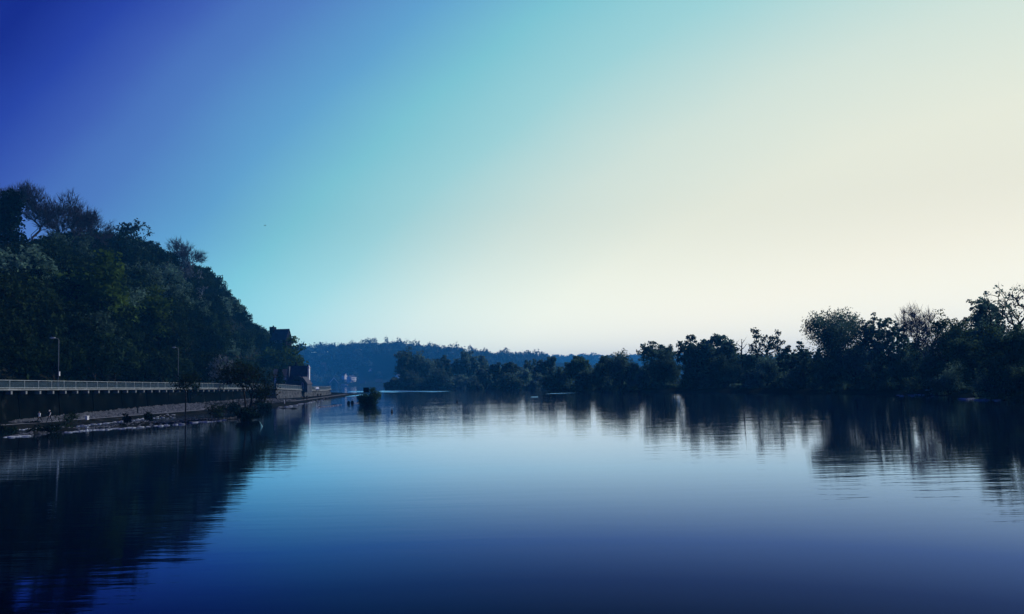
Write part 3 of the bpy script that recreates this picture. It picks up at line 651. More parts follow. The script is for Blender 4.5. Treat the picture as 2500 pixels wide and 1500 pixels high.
# the unbroken fringe of bushes along the water's edge
fr = [(1507, 958, 298), (1535, 957, 290), (1575, 957, 284), (1610, 957, 280), (1645, 957, 276), (1668, 957, 272), (1700, 957, 262), (1735, 957, 258), (1765, 957, 252), (1800, 957, 248), (1830, 957, 243), (1865, 957, 238), (1900, 958, 232), (1930, 958, 226), (1965, 958, 218), (2010, 958, 208), (2040, 958, 204), (2075, 959, 199), (2110, 959, 194), (2150, 960, 189), (2180, 961, 185), (2225, 962, 180), (2262, 963, 175), (2300, 965, 169), (2345, 970, 158), (2380, 972, 150), (2450, 980, 132), (2490, 984, 126), (1480, 955, 312), (1440, 955, 326), (1400, 955, 340), (1370, 954, 356), (1330, 953, 400), (1290, 952, 430), (1255, 952, 450), (1210, 951, 480), (1180, 950, 500), (1090, 950, 572), (1040, 950, 572), (1000, 950, 572)]
fr_lab = lambda px: 'under the island poplars' if px < 1195 else 'along the low dark row before the point' if px < 1345 else 'between the point and the gap' if px < 1500 else 'below the lobed and forked trees' if px < 1660 else 'below the two round-headed trees' if px < 1815 else 'below the V-forked tree' if px < 1980 else 'below the big broad tree' if px < 2160 else 'below the purple tree' if px < 2320 else 'below the right-edge trees'
for k, (px, by, Yb) in enumerate(fr):
    hp = r.uniform(14, 27) * (200 / Yb) ** .5; wp = r.uniform(34, 56) * (200 / Yb) ** .35
    bank_tree(px + r.uniform(-6, 6), by, by - hp, wp, Yb + r.uniform(0, 5), 560 + k, 'bush' if k % 3 else 'wbush', 'low dark bush of the waterside fringe ' + fr_lab(px), group='waterside fringe ' + fr_lab(px), K=60, per=46)
# a dead snag
def snag(px, base_y, top_y, Y, label):
    P = at_y(px, base_y, Y); h = at_y(px, top_y, Y).z; zg = float(rb_z(np.array(P.x), np.array(Y))); h -= zg; b = MB(); rs = random.Random(3)
    trunk = [(0, 0, -.3), (.2, 0, h * .4), (-.1, .1, h * .7), (.15, 0, h * .88), (.05, 0, h)]; b.tube(trunk, [.42, .36, .27, .17, .07], 6)
    br = MB()
    for z, dx, dz in ((.55, -2.4, .6), (.63, 2.0, 1.4), (.7, -3.2, .3), (.78, 1.5, 1.5), (.83, -1.4, 1.6), (.9, .9, 1.1), (.6, -3.6, -.2)):
        a = (0.05, 0, h * z); m = (dx * .55, rs.uniform(-.6, .6), h * z + dz * .35); e = (dx, rs.uniform(-1, 1), h * z + dz); br.tube([a, m, e], [.17, .11, .05], 4)
        for q in range(3):
            f = rs.uniform(.4, 1); s0 = Vector(m).lerp(Vector(e), f); br.tube([s0, s0 + Vector((rs.uniform(-.9, .9), rs.uniform(-.5, .5), rs.uniform(.3, 1.3)))], [.06, .025], 3)
    e = empty('dead_tree', (P.x, Y, zg), 0, label, 'tree'); b.obj('trunk', M['bark'], e); br.obj('branches', M['bark'], e)
snag(1815, 952, 828, 268, 'leafless dead snag standing between the round-headed trees and the V-forked tree')

# shrubs and trees on the near left shore
def shore_plant(px, base_y, top_y, wpx, name, label, cat, seed, mat, **kw):
    P = at_z(px, base_y, 0.0); h = at_y(px, top_y, P.y).z; wd = wpx * P.y / FPX
    z = float(bank_z(np.array(P.x), np.array(P.y))); z = max(z, -.35)
    a = dict(K=60, per=14, leaf=.14, base=.1, lobes=8, clump=.06 * wd + .1, fork=.1, stems=5, spread=.8, tip=.016); a.update(kw)
    put_tree(name, tree_meshes(name, seed, h - z, wd, mat, **a), (P.x, P.y, z), label=label, cat=cat)
shore_plant(601, 1024, 872, 118, 'multi_stem_tree', 'dark multi-stemmed bare bush tree standing at the end of the stone spit', 'tree', 601, M['leaf_dark'], K=300, per=9, leaf=.17, bare=4, twig_l=1.0, twig_r=.020, tip=.026, stems=9, spread=1.5, fork=.3, base=.25)
shore_plant(601, 1026, 998, 44, 'shrub', 'black low shrub around the foot of the multi-stemmed tree', 'shrub', 602, M['leaf_dark'], K=70, per=40, leaf=.16, base=0)
shore_plant(453, 1033, 905, 56, 'young_tree', 'thin straight young tree in front of the railing', 'tree', 603, M['leaf_dark'], K=70, per=9, leaf=.16, base=.66, stems=1, fork=.62, tip=.022, clump=.5, bare=2, twig_l=.7, twig_r=.014)
shore_plant(165, 1046, 1006, 44, 'shrub', 'feathery green shrub beside the path right of the walkers', 'shrub', 604, M['leaf_mid'], K=50, per=16, leaf=.11, base=0, bare=2, twig_l=.5, twig_r=.01)
shore_plant(110, 1056, 1042, 54, 'shrub', 'low dark reed clump on the shore below the walkers', 'shrub', 605, M['leaf_dark'], K=40, per=26, leaf=.13, base=0)
shore_plant(78, 1042, 1034, 30, 'shrub', 'small dark clump between the path and the stones left of the walkers', 'shrub', 606, M['leaf_dark'], K=30, per=20, leaf=.12, base=0)
shore_plant(308, 1034, 1012, 15, 'shrub', 'narrow black bush left one of the pair on the inner stone row', 'shrub', 607, M['leaf_dark'], K=34, per=26, leaf=.13, base=0)
shore_plant(362, 1028, 1008, 16, 'shrub', 'narrow black bush right one of the pair on the inner stone row', 'shrub', 608, M['leaf_dark'], K=34, per=26, leaf=.13, base=0)
shore_plant(520, 1026, 985, 40, 'shrub', 'dark thin bush on the spit between the young tree and the multi-stemmed tree', 'shrub', 609, M['leaf_dark'], K=60, per=9, leaf=.13, base=.05, bare=3, twig_l=.6, twig_r=.011)
shore_plant(20, 1052, 1040, 40, 'shrub', 'low dark growth at the left picture edge of the shore', 'shrub', 610, M['leaf_dark'], K=40, per=24, leaf=.13, base=0)
shore_plant(560, 1010, 985, 60, 'shrub', 'dark bush behind the multi-stemmed tree against the wall', 'shrub', 611, M['leaf_dark'], K=60, per=24, leaf=.18, base=0)
shore_plant(640, 1002, 975, 40, 'shrub', 'dark bush in the corner beside the pale stone bastion', 'shrub', 612, M['leaf_dark'], K=60, per=24, leaf=.18, base=0)
shore_plant(470, 1000, 940, 36, 'shrub', 'thin dark sapling rising in front of the railing right of the second lamp', 'shrub', 613, M['leaf_dark'], K=70, per=9, leaf=.16, base=.35, bare=2, twig_l=.6, twig_r=.013)

# the islet with its shrub and board
def islet():
    c = at_z(896, 990, 0); xs = np.linspace(c.x - 4.4, c.x + 3.4, 24); ys = np.linspace(c.y - 2.5, c.y + 4, 20)
    grid_terrain('islet', xs, ys, lambda X, Y: -.5 + .85 * np.exp(-(((X - c.x) / 2.6) ** 2 + ((Y - c.y - .8) / 1.9) ** 2)) + .05 * fbm(X, Y, .4, 3), M['bank_soil'])
    e = put_tree('islet_shrub', tree_meshes('islet_shrub', 624, 3.1, 4.6, M['leaf_mid'], K=150, per=48, leaf=.15, base=-.3, lobes=15, clump=.38, stems=4, spread=.5, fork=.12, tip=.02), (c.x, c.y + .9, .15), label='round dark shrub filling the little islet in the river', cat='shrub')
    put_tree('islet_shrub', tree_meshes('islet_shrub', 621, 4.0, 2.2, M['leaf_bright'], K=50, per=26, leaf=.14, base=.1, lobes=6, clump=.3, stems=2, spread=.3, fork=.2, tip=.02), (c.x + 1.6, c.y + 1.5, .1), label='lighter green upright bush on the right side of the islet', cat='shrub')
    q = at_y(894, 958, c.y + 1.2); s = empty('warning_board', (q.x, c.y + 1.2, .05), 0, 'dark square board on two posts sticking out of the islet shrub', 'sign')
    b = MB(); b.box((0, 0, 3.66), (1.35, .06, 1.25)); b.obj('board', M['timber_dark'], s)
    for sx in (-.45, .45): b = MB(); b.tube([(sx, .06, -.3), (sx, .06, 4.1)], [.05, .05], 6); b.obj('post', M['timber_dark'], s)
islet()

# ------------------------------------------------------------------ promenade on the left bank
YA, YB, STEP = 96.2, 256.0, 3.8
def strip_prism(o_in, o_out, z0, z1, ys, fx=wall_x, fz=deck_z):
    """long solid following the wall line: offsets from the wall line, heights relative to the deck"""
    b = MB()
    for i, (a, c) in enumerate(zip(ys[:-1], ys[1:])):
        def q(y, o, z): return (float(fx(y)) + o, y, float(fz(y)) + z)
        b.hexa([q(a, o_in, z0), q(a, o_out, z0), q(c, o_out, z0), q(c, o_in, z0)], [q(a, o_in, z1), q(a, o_out, z1), q(c, o_out, z1), q(c, o_in, z1)])
    return b
ys = list(np.arange(YA, YB + .1, 7.6))
if ys[-1] < YB: ys.append(YB)
# road and pavement behind the railing
tag(strip_prism(-11.5, -2.6, -.35, -.02, [80] + ys + [262]).obj('road', M['asphalt']), kind='structure')
# retaining wall
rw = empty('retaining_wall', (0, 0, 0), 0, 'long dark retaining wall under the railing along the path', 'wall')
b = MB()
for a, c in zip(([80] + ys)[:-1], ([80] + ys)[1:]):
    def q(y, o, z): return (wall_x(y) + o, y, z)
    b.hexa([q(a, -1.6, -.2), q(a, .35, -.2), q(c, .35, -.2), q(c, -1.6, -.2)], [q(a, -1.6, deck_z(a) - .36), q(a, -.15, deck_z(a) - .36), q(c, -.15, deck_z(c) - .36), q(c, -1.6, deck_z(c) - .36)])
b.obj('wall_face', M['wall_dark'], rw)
rs = random.Random(12); k = 0
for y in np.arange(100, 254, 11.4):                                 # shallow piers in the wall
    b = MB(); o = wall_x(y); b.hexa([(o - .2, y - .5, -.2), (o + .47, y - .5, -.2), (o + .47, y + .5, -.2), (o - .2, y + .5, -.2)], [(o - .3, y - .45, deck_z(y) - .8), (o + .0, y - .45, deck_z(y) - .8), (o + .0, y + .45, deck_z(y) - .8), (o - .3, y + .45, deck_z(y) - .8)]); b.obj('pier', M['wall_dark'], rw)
# deck slab, edge beam, bracket ends
dk = empty('promenade_deck', (0, 0, 0), 0, 'pale concrete walkway deck with bracket ends carrying the railing', 'walkway')
strip_prism(-2.6, .75, -.22, 0.0, [80] + ys).obj('slab', M['concrete'], dk)
strip_prism(.752, .90, -.24, .02, [80] + ys).obj('edge_beam', M['concrete'], dk)
posts = list(np.arange(YA, YB - .5, STEP))
bk = MB(); bk.box((0, 0, .06), (.9, .42, .5)); bkm = bk.me('bracket', M['concrete'])
for i, y in enumerate(posts):
    o = obj('bracket', bkm, dk, (wall_x(y) + .52, y, deck_z(y) - .66))
# railing
rl = empty('railing', (0, 0, 0), 0, 'long pale steel railing with bar panels along the promenade', 'railing')
pm = MB(); pm.box((0, 0, .64), (.09, .09, 1.28)); pmm = pm.me('post', M['steel'])
pn = MB(); nb = 26
for k in range(nb): pn.box((0, (k + .5) / nb * STEP, .62), (.022, .040, .98))
pnm = pn.me('bar_panel', M['steel_blue'])
for i, y in enumerate(posts):
    x, z = wall_x(y) + .62, deck_z(y)
    obj('post', pmm, rl, (x, y, z))
    if i + 1 < len(posts):
        p = obj('bar_panel', pnm, rl, (x, y, z)); p.rotation_euler = (0.0, 0.0, math.atan(.03))
def rail(zz, wd, ht, nm):
    b = MB()
    for a, c in zip(posts[:-1], posts[1:]): b.bar((wall_x(a) + .62, a, deck_z(a) + zz), (wall_x(c) + .62, c, deck_z(c) + zz), wd, ht)
    b.obj(nm, M['steel'], rl)
rail(1.31, .10, .085, 'top_rail'); rail(.16, .07, .085, 'bottom_rail')

# bastion beyond the dark wall, falling toward the far end, with a curved railing
BAST = [(-76.3, 250.5), (-77.0, 275), (-78.5, 305), (-80.5, 335), (-84, 358), (-96, 372)]; BZ = [4.55, 3.9, 3.25, 3.0, 3.3, 3.5]
bs = empty('stone_bastion', (0, 0, 0), 0, 'pale rubble stone bastion wall below the house at the bend', 'wall')
def bz(i, f): return BZ[i] + (BZ[i + 1] - BZ[i]) * f
b = MB()
for i in range(len(BAST) - 1):
    (x0, y0), (x1, y1) = BAST[i], BAST[i + 1]
    b.hexa([(x0 - 8, y0, -.3), (x0 + .5, y0, -.3), (x1 + .5, y1, -.3), (x1 - 8, y1, -.3)], [(x0 - 8, y0, BZ[i] - .35), (x0, y0, BZ[i] - .35), (x1, y1, BZ[i + 1] - .35), (x1 - 8, y1, BZ[i + 1] - .35)])
b.obj('wall_core', M['wall_stone'], bs)
# individual blocks on its two visible faces (real relief, joined)
rs = random.Random(4); b = MB()
def blocks(P0, P1, z0a, z1a, z0b, z1b, nx, nz, proud):
    P0, P1 = Vector(P0), Vector(P1); t = (P1 - P0); nrm_ = Vector((t.y, -t.x)).normalized()
    for j in range(nz):
        off = rs.uniform(0, .5)
        for i in range(nx):
            f0, f1 = (i + off * .9) / (nx + 1), (i + .9 + off * .9) / (nx + 1); g0, g1 = (j + .06) / nz, (j + .94) / nz; pr = proud * rs.uniform(.3, 1)
            if rs.random() < .12: continue
            def pt(f, g, o):
                q = P0 + t * f; za, zb = z0a + (z0b - z0a) * f, z1a + (z1b - z1a) * f; lean = .5 * (1 - g)
                return (q.x + nrm_.x * (o + lean), q.y + nrm_.y * (o + lean), za + (zb - za) * g)
            b.hexa([pt(f0, g0, -.1), pt(f1, g0, -.1), pt(f1, g1, -.1), pt(f0, g1, -.1)], [pt(f0, g0, pr), pt(f1, g0, pr), pt(f1, g1, pr), pt(f0, g1, pr)])
for i in range(4): blocks(BAST[i], BAST[i + 1], .3, BZ[i] - .45, .3, BZ[i + 1] - .45, 26, 9, .10)
blocks((-84.3, 250.45), (-75.9, 250.45), .3, 4.1, .3, 4.1, 13, 9, .10)
tag(b.obj('masonry_blocks', M['rock_mid'], bs), kind='stuff')
b = MB()
for i in range(len(BAST) - 1):
    (x0, y0), (x1, y1) = BAST[i], BAST[i + 1]
    b.hexa([(x0 - 8, y0, BZ[i] - .33), (x0 + .45, y0, BZ[i] - .33), (x1 + .45, y1, BZ[i + 1] - .33), (x1 - 8, y1, BZ[i + 1] - .33)], [(x0 - 8, y0, BZ[i]), (x0 + .45, y0, BZ[i]), (x1 + .45, y1, BZ[i + 1]), (x1 - 8, y1, BZ[i + 1])])
b.obj('coping', M['concrete'], bs)
r2 = empty('railing', (0, 0, 0), 0, 'bluish bar railing curving along the top of the stone bastion', 'railing')
top = MB(); bot = MB()
for i in range(len(BAST) - 1):
    (x0, y0), (x1, y1) = BAST[i], BAST[i + 1]; Lg = math.hypot(x1 - x0, y1 - y0); n = max(3, int(Lg / 3)); ang = math.atan2(y1 - y0, x1 - x0) - math.pi / 2
    pan = MB(); m_ = Lg / n
    for k in range(20): pan.box((0, (k + .5) / 20 * m_, .6), (.025, .06, .95))
    pmesh = pan.me('bar_panel', M['steel_blue'])
    for k in range(n):
        f = k / n; x, y, z = x0 + (x1 - x0) * f, y0 + (y1 - y0) * f, bz(i, f)
        obj('post', pmm, r2, (x + .2, y, z)); p = obj('bar_panel', pmesh, r2, (x + .2, y, z)); p.rotation_euler = (0, 0, ang)
    top.bar((x0 + .2, y0, BZ[i] + 1.31), (x1 + .2, y1, BZ[i + 1] + 1.31), .09, .09); bot.bar((x0 + .2, y0, BZ[i] + .15), (x1 + .2, y1, BZ[i + 1] + .15), .07, .08)
top.obj('top_rail', M['steel'], r2); bot.obj('bottom_rail', M['steel'], r2)
# plateau behind the bastion
grid_terrain('house_terrace', np.linspace(-130, -82, 14), np.linspace(252, 380, 20), lambda X, Y: np.interp(Y, [250, 305, 372], [4.4, 3.1, 3.0]) - .25 + np.clip(-100 - X, 0, 40) * .2, M['hill_soil'])

# street lamps
def lamp(px, top_y, base_y, off, label, sign=False):
    X = None
    Yl = 119.0
    for _ in range(20):
        Yl = (wall_x(Yl) - off) / (ray(px, base_y).x / ray(px, base_y).y)
    x = wall_x(Yl) - off; z = deck_z(Yl) - .02; h = at_y(px, top_y, Yl).z - z
    e = empty('street_lamp', (x, Yl, z), 0, label, 'street lamp')
    b = MB(); b.tube([(0, 0, 0), (0, 0, h * .5), (0, 0, h - .35), (-.08, -.05, h - .12), (-.35, -.12, h - .02), (-.6, -.2, h)], [.085, .07, .055, .05, .045, .04], 8); b.obj('pole', M['lamp_grey'], e, smooth=True)
    b = MB(); b.tube([(0, 0, 0), (0, 0, 1.1)], [.15, .14], 8); b.obj('pole_base', M['lamp_grey'], e)
    b = MB(); b.tube([(-.5, -.16, h + .02), (-.7, -.24, h + .05), (-1.1, -.40, h + .06), (-1.35, -.5, h + .03)], [.06, .13, .14, .06], 8); hd = b.obj('lamp_head', M['steel'], e, smooth=True)
    b = MB(); b.box((-.95, -.34, h - .085), (.5, .2, .03), .38); b.obj('lens', M['white_paint'], hd)
    if sign:
        b = MB(); b.box((.18, 0, h * .30), (.10, .34, .75)); b.obj('control_box', M['plaster'], e)
        b = MB(); b.tube([(-.25, -.08, h * .29), (-.25, -.02, h * .29)], [.3, .3], 14); b.obj('round_sign', M['black_paint'], e)
lamp(142, 826, 948, 1.6, 'left street lamp, the one with a box on its pole', True)
lamp(435, 849, 948, 1.6, 'right street lamp, the thin plain one without a box')

# ------------------------------------------------------------------ shore: rubble, stones, marker
def rock_mesh(seed, mat):
    r = np.random.default_rng(seed); b = MB(); n = 7
    ring = [[(math.cos(6.283 * k / n) * q * r.uniform(.8, 1.15), math.sin(6.283 * k / n) * q * r.uniform(.8, 1.15), z + r.uniform(-.06, .06)) for k in range(n)] for q, z in ((.42, -.25), (.52, .05), (.36, .28))]
    v = ring[0] + ring[1] + ring[2]; f = [tuple(range(2 * n, 3 * n))]
    for l in (0, 1): f += [(l * n + k, l * n + (k + 1) % n, (l + 1) * n + (k + 1) % n, (l + 1) * n + k) for k in range(n)]
    b.v = v; b.f = f; return b.me('stone', mat)
ROCK = [rock_mesh(k, M['rock_pale']) for k in range(5)]
rs = random.Random(21)
def stone(x, y, z, sx, sy, sz, name, label, group):
    o = obj(name, ROCK[rs.randrange(5)], None, (x, y, z), rs.uniform(0, 6.28)); o.scale = (sx, sy, sz); tag(o, label, 'stone', group)
def row(p0, p1, n, size, label, group, zoff=0.0, jit=2.0):
    for k in range(n):
        f = (k + rs.uniform(.1, .9)) / n; px = p0[0] + (p1[0] - p0[0]) * f; py = p0[1] + (p1[1] - p0[1]) * f + rs.uniform(-jit, jit) * .5
        P = at_z(px, py, .12); s = size * rs.uniform(.6, 1.4); z = max(float(bank_z(np.array(P.x), np.array(P.y))), -.02)
        stone(P.x, P.y, z + s * .06 + zoff, s * 1.5, s, s * .55, 'shore_stone', label, group)
row((190, 1039), (425, 1014), 44, .42, 'pale stone in the inner row along the pool below the rubble apron', 'inner row of shore stones')
row((15, 1050), (150, 1040), 18, .36, 'pale stone in the thin row below the two walkers', 'stones below the walkers')
row((12, 1066), (72, 1062), 20, .45, 'pale stone heaped in the low pile at the lower left water edge', 'stone pile at the lower left')
row((158, 1054), (330, 1042), 40, .40, 'pale stone along the outer gravel spit left of the young tree', 'outer spit stones')
row((335, 1042), (445, 1034), 12, .55, 'larger pale stone at the right end of the outer spit', 'stones ending the outer spit')
row((465, 1031), (550, 1025), 12, .5, 'pale stone on the spit between the young tree and the multi-stemmed tree', 'stones between the young tree and the bush tree')
row((676, 997), (800, 974), 26, .6, 'pale stone along the water at the foot of the bastion', 'stones at the bastion foot')
for k, (px, py) in enumerate([(778, 996), (784, 995), (789, 994.6), (794, 994), (800, 993.5), (806, 993), (812, 992), (818, 991), (824, 990), (831, 989), (866, 985), (872, 984.5), (878, 984), (884, 983.5)]):
    P = at_z(px, py, .0); stone(P.x, P.y, .04, rs.uniform(.5, .9), .5, .5, 'groyne_stone', 'small pale stone of the dotted row leading to the islet', 'dotted stone row to the islet')
for px, py, lb in ((851, 987, 'dark block at the near end of the islet, left of the pair'), (860, 986, 'taller dark block beside the islet, right of the pair')):
    P = at_z(px, py, 0); e = empty('mooring_block', (P.x, P.y, -.2), .3, lb, 'block'); b = MB(); b.box((0, 0, .45), (.75, .6, .9), taper=.8); b.obj('body', M['black_paint'], e); b = MB(); b.box((0, 0, .96), (.5, .4, .12)); b.obj('cap', M['black_paint'], e)
rbk = at_z(2440, 976, .1)
for (a, b_, n, lb, gp) in (((2190, 966), (2330, 963), 14, 'pale flat stone on the right bank edge under the purple tree', 'stones under the purple tree'), ((2345, 975), (2440, 978), 16, 'pale stone on the right bank edge near the right picture border', 'stones near the right border')):
    for k in range(n):
        f = (k + rs.uniform(.1, .9)) / n; P = at_z(a[0] + (b_[0] - a[0]) * f, a[1] + (b_[1] - a[1]) * f + rs.uniform(-2.5, 1), .05); s = rs.uniform(.4, .9)
        stone(P.x, P.y, max(.0, float(rb_z(np.array(P.x), np.array(P.y)))) + .05, s * 1.5, s, s * .5, 'bank_stone', lb, gp)
# rubble apron behind the path and gravel on the spits: real stones, joined
def rubble(name, pts, mat, label, seed):
    r = np.random.default_rng(seed); P = np.array(pts); n = len(P); s = P[:, 3:4]
    base = np.array([(1, 0, 0), (.2, .9, 0), (-.9, .4, 0), (-.3, -.9, 0), (.1, .05, .75)]); V = np.repeat(P[:, None, :3], 5, 1) + base[None] * (s[:, :, None] * r.uniform(.6, 1.3, (n, 5, 3)))
    a = r.uniform(0, 6.28, n); D = V - P[:, None, :3]; X = D[..., 0] * np.cos(a)[:, None] - D[..., 1] * np.sin(a)[:, None]; Yy = D[..., 0] * np.sin(a)[:, None] + D[..., 1] * np.cos(a)[:, None]
    V = np.stack([X, Yy, D[..., 2]], -1) + P[:, None, :3]
    o = (np.arange(n) * 5)[:, None]; F = np.vstack([o + np.array([[i, (i + 1) % 4, 4]]) for i in range(4)])
    return tag(obj(name, mesh_np(name, V.reshape(-1, 3), F, mat)), label, 'rubble', kind='stuff')
r = np.random.default_rng(8); pts = []
for k in range(5600):
    y = r.uniform(119, 186) if k < 4900 else r.uniform(186, 250); wx, pxx = wall_x(y), float(path_x(y)); x = r.uniform(wx + .4, pxx - 1.0) if pxx - 1.2 > wx + .4 else None
    if x is None: continue
    z = float(bank_z(np.array(x), np.array(y))); pts.append((x, y, z + .02, r.uniform(.10, .5) ** 1.2))
rubble('rubble_apron', pts, M['rock_mid'], 'pale rubble stone apron between the path and the dark wall', 1)
pts = []
for g in GROYNE[:2]:
    for (ax, ay), (bx, by) in zip(g[:-1], g[1:]):
        for k in range(int(math.hypot(bx - ax, by - ay) * 28)):
            f = r.uniform(); x = ax + (bx - ax) * f + r.normal() * 1.0; y = ay + (by - ay) * f + r.normal() * 1.0; z = float(bank_z(np.array(x), np.array(y)))
            if z > -.05: pts.append((x, y, z, r.uniform(.06, .22)))
rubble('spit_gravel', pts, M['rock_mid'], 'grey gravel lying on the low spits off the left shore', 2)
# white marker by the path, low posts
P = at_z(213, 1025, .6); e = empty('marker_block', (P.x, P.y, .57), -.45, 'white block marker standing at the edge of the path', 'marker'); b = MB(); b.box((0, 0, .28), (.42, .34, .56)); b.obj('block', M['white_paint'], e); b = MB(); b.box((-.06, 0, .60), (.58, .40, .085)); b.obj('cap', M['white_paint'], e)
P = at_z(336, 1012, .6); e = empty('path_post', (P.x, P.y, .55), 0, 'dark post in front of the pale rubble apron', 'post'); b = MB(); b.box((0, 0, .75), (.16, .16, 1.5)); b.obj('shaft', M['timber_dark'], e); b = MB(); b.box((0, 0, 1.55), (.22, .22, .10), taper=.5); b.obj('cap', M['timber_dark'], e)
P = at_z(695, 984, .6); e = empty('path_post', (P.x, P.y, .4), 0, 'small white slanted post at the foot of the bastion', 'post'); b = MB(); b.tube([(0, 0, 0), (-.12, 0, .9)], [.09, .08], 6); b.obj('shaft', M['white_paint'], e); b = MB(); b.tube([(-.12, 0, .9), (-.14, 0, 1.0)], [.11, .05], 6); b.obj('cap', M['white_paint'], e)
# blocks lining the back of the path by the walkers
bl = MB(); bl.box((0, 0, .2), (.5, .9, .44), taper=.88); blm = bl.me('kerb_block', M['rock_mid'])
for k, px in enumerate((18, 24, 30, 46, 53, 60, 66, 75, 82, 89, 108, 114, 128, 134)):
    P = at_z(px, np.interp(px, [0, 140], [1032, 1023]), .75); o = obj('kerb_block', blm, None, (P.x - .3, P.y, .58), rs.uniform(-.2, .2)); o.scale = (1, 1, rs.uniform(.8, 1.3)); tag(o, 'squared grey block in the broken row behind the two walkers', 'block', 'blocks behind the walkers')

# buoys
def buoy(px, py, hpx, label, mat, tilt=0.0, slim=1.0):
    P = at_z(px, py, 0); h = hpx * P.y / FPX; e = empty('buoy', (P.x, P.y, 0), 0, label, 'buoy'); e.rotation_euler = (0, tilt, 0); r0 = .24 * h * slim
    b = MB(); b.tube([(0, 0, -.4 * h), (0, 0, -.1 * h), (0, 0, .12 * h), (0, 0, .3 * h)], [r0 * .6, r0 * 1.05, r0 * 1.1, r0 * .75], 12); b.obj('float', mat, e, smooth=True)
    b = MB(); b.tube([(0, 0, .3 * h), (0, 0, .75 * h), (0, 0, h)], [r0 * .72, r0 * .34, r0 * .12], 10); b.obj('cone', mat, e, smooth=True)
    b = MB(); b.tube([(0, 0, .28 * h), (0, 0, .33 * h)], [r0 * .86, r0 * .86], 12); b.obj('collar', mat, e)
buoy(957, 1007, 10, 'larger black conical buoy right of the islet', M['black_paint'])
buoy(1116, 983, 7, 'smaller black buoy farther out in mid river', M['black_paint'])
buoy(639, 1042, 14, 'slim green leaning buoy in front of the multi-stemmed tree', M['green_paint'], -.35, .55)

# ------------------------------------------------------------------ buildings
def house(name, loc, rz, wd, dp, hw, hr, wall, roof, label, windows=(), door=None, chimney=None, hip=0.0, over=.35, cat='house', group=None, gable_x=False):
    """ridge along local x (or along y when gable_x); local -y is the front"""
    e = empty(name, loc, rz, label, cat, group); b = MB()
    W_, D_ = wd / 2, dp / 2
    b.box((0, 0, hw / 2 - .3), (wd, dp, hw + .6))
    if not gable_x:
        for sx in (-1, 1): 
            if hip == 0: b.poly([(sx * (W_ - .002), -D_, hw), (sx * (W_ - .002), D_, hw), (sx * (W_ - .002), 0, hw + hr)])
    else:
        for sy in (-1, 1): b.poly([(-W_, sy * (D_ - .002), hw), (W_, sy * (D_ - .002), hw), (0, sy * (D_ - .002), hw + hr)])
    b.obj('wall', wall, e)
    b = MB(); t = .18
    if not gable_x:
        ow, od = W_ + over, D_ + over; dz = hr * over / D_; h_ = hip * wd
        for sy in (-1, 1):
            lo = [(-ow, sy * od, hw - dz), (ow, sy * od, hw - dz), (ow - h_, 0, hw + hr), (-ow + h_, 0, hw + hr)]
            b.hexa(lo, [(x, y, z + t) for x, y, z in lo])
        if hip:
            for sx in (-1, 1): b.poly([(sx * ow, -od, hw - dz + t), (sx * ow, od, hw - dz + t), (sx * (ow - h_), 0, hw + hr + t)])
    else:
        ow, od = W_ + over, D_ + over; dz = hr * over / W_
        for sx in (-1, 1):
            lo = [(sx * ow, -od, hw - dz), (sx * ow, od, hw - dz), (0, od, hw + hr), (0, -od, hw + hr)]
            b.hexa(lo, [(x, y, z + t) for x, y, z in lo])
    rf = b.obj('roof', roof, e)
    if chimney:
        b = MB(); b.box((chimney[0], chimney[1], hw + hr * .75), (chimney[2], chimney[2], hr * .9 + .8)); b.obj('chimney', M['timber_dark'], rf)
    for (x, z, w_, h_) in windows:
        b = MB(); 
        for a, c, s1, s2 in ((x - w_ / 2, z, .1, h_ + .1), (x + w_ / 2, z, .1, h_ + .1)): b.box((a, -D_ - .03, c), (s1, .12, s2))
        for a, c, s1, s2 in ((x, z - h_ / 2 - .03, w_ - .1, .1), (x, z + h_ / 2 + .03, w_ - .1, .1)): b.box((a, -D_ - .03, c), (s1, .12, s2))
        wn = b.obj('window', M['white_paint'], e); b = MB(); b.box((x, -D_ - .01, z), (w_ - .1, .06, h_ - .04)); b.obj('pane', M['glass'], wn)
    if door:
        b = MB(); b.box((door[0], -D_ - .02, door[2] / 2), (door[1], .10, door[2])); b.obj('door', M['timber_dark'], e)
    return e
def ground_at(px, py, Y): return at_y(px, py, Y)
# hilltop house
P = HOUSE_HILL; hh = house('hillside_house', (P.x, 470, P.z - 2.5), -.12, 9.0, 9.0, 5.2, 6.4, M['timber_dark'], M['slate'], 'dark house with a big blue slate roof perched on the hillside', windows=((-2, 3.9, 1.2, 1.3), (1.5, 3.9, 1.2, 1.3)), door=None)
b = MB(); b.box((-2.2, -2.9, 8.6), (1.5, .12, 1.0)); b.obj('skylight', M['glass'], hh)
b = MB(); b.box((-5.8, .5, 7.0), (2.6, 4.2, 12.4)); tw_ = b.obj('stair_tower', M['timber_dark'], hh); b = MB(); b.box((-5.2, -.2, 13.5), (.7, .7, .9)); b.obj('chimney', M['timber_dark'], tw_)
# the house group at the bend
Yh = 300
P = at_y(731, 946, Yh); g0 = (P.x, Yh, 2.9)
mh = house('river_house', g0, .10, 6.4, 7.5, 3.4, 6.3, M['plaster_grey'], M['slate'], 'tall house with a huge dark slate roof above the bastion', windows=((-1.9, 2.1, .9, 1.1),), door=(.6, 1.0, 2.1), chimney=(-1.4, 1.0, .7), over=.2)
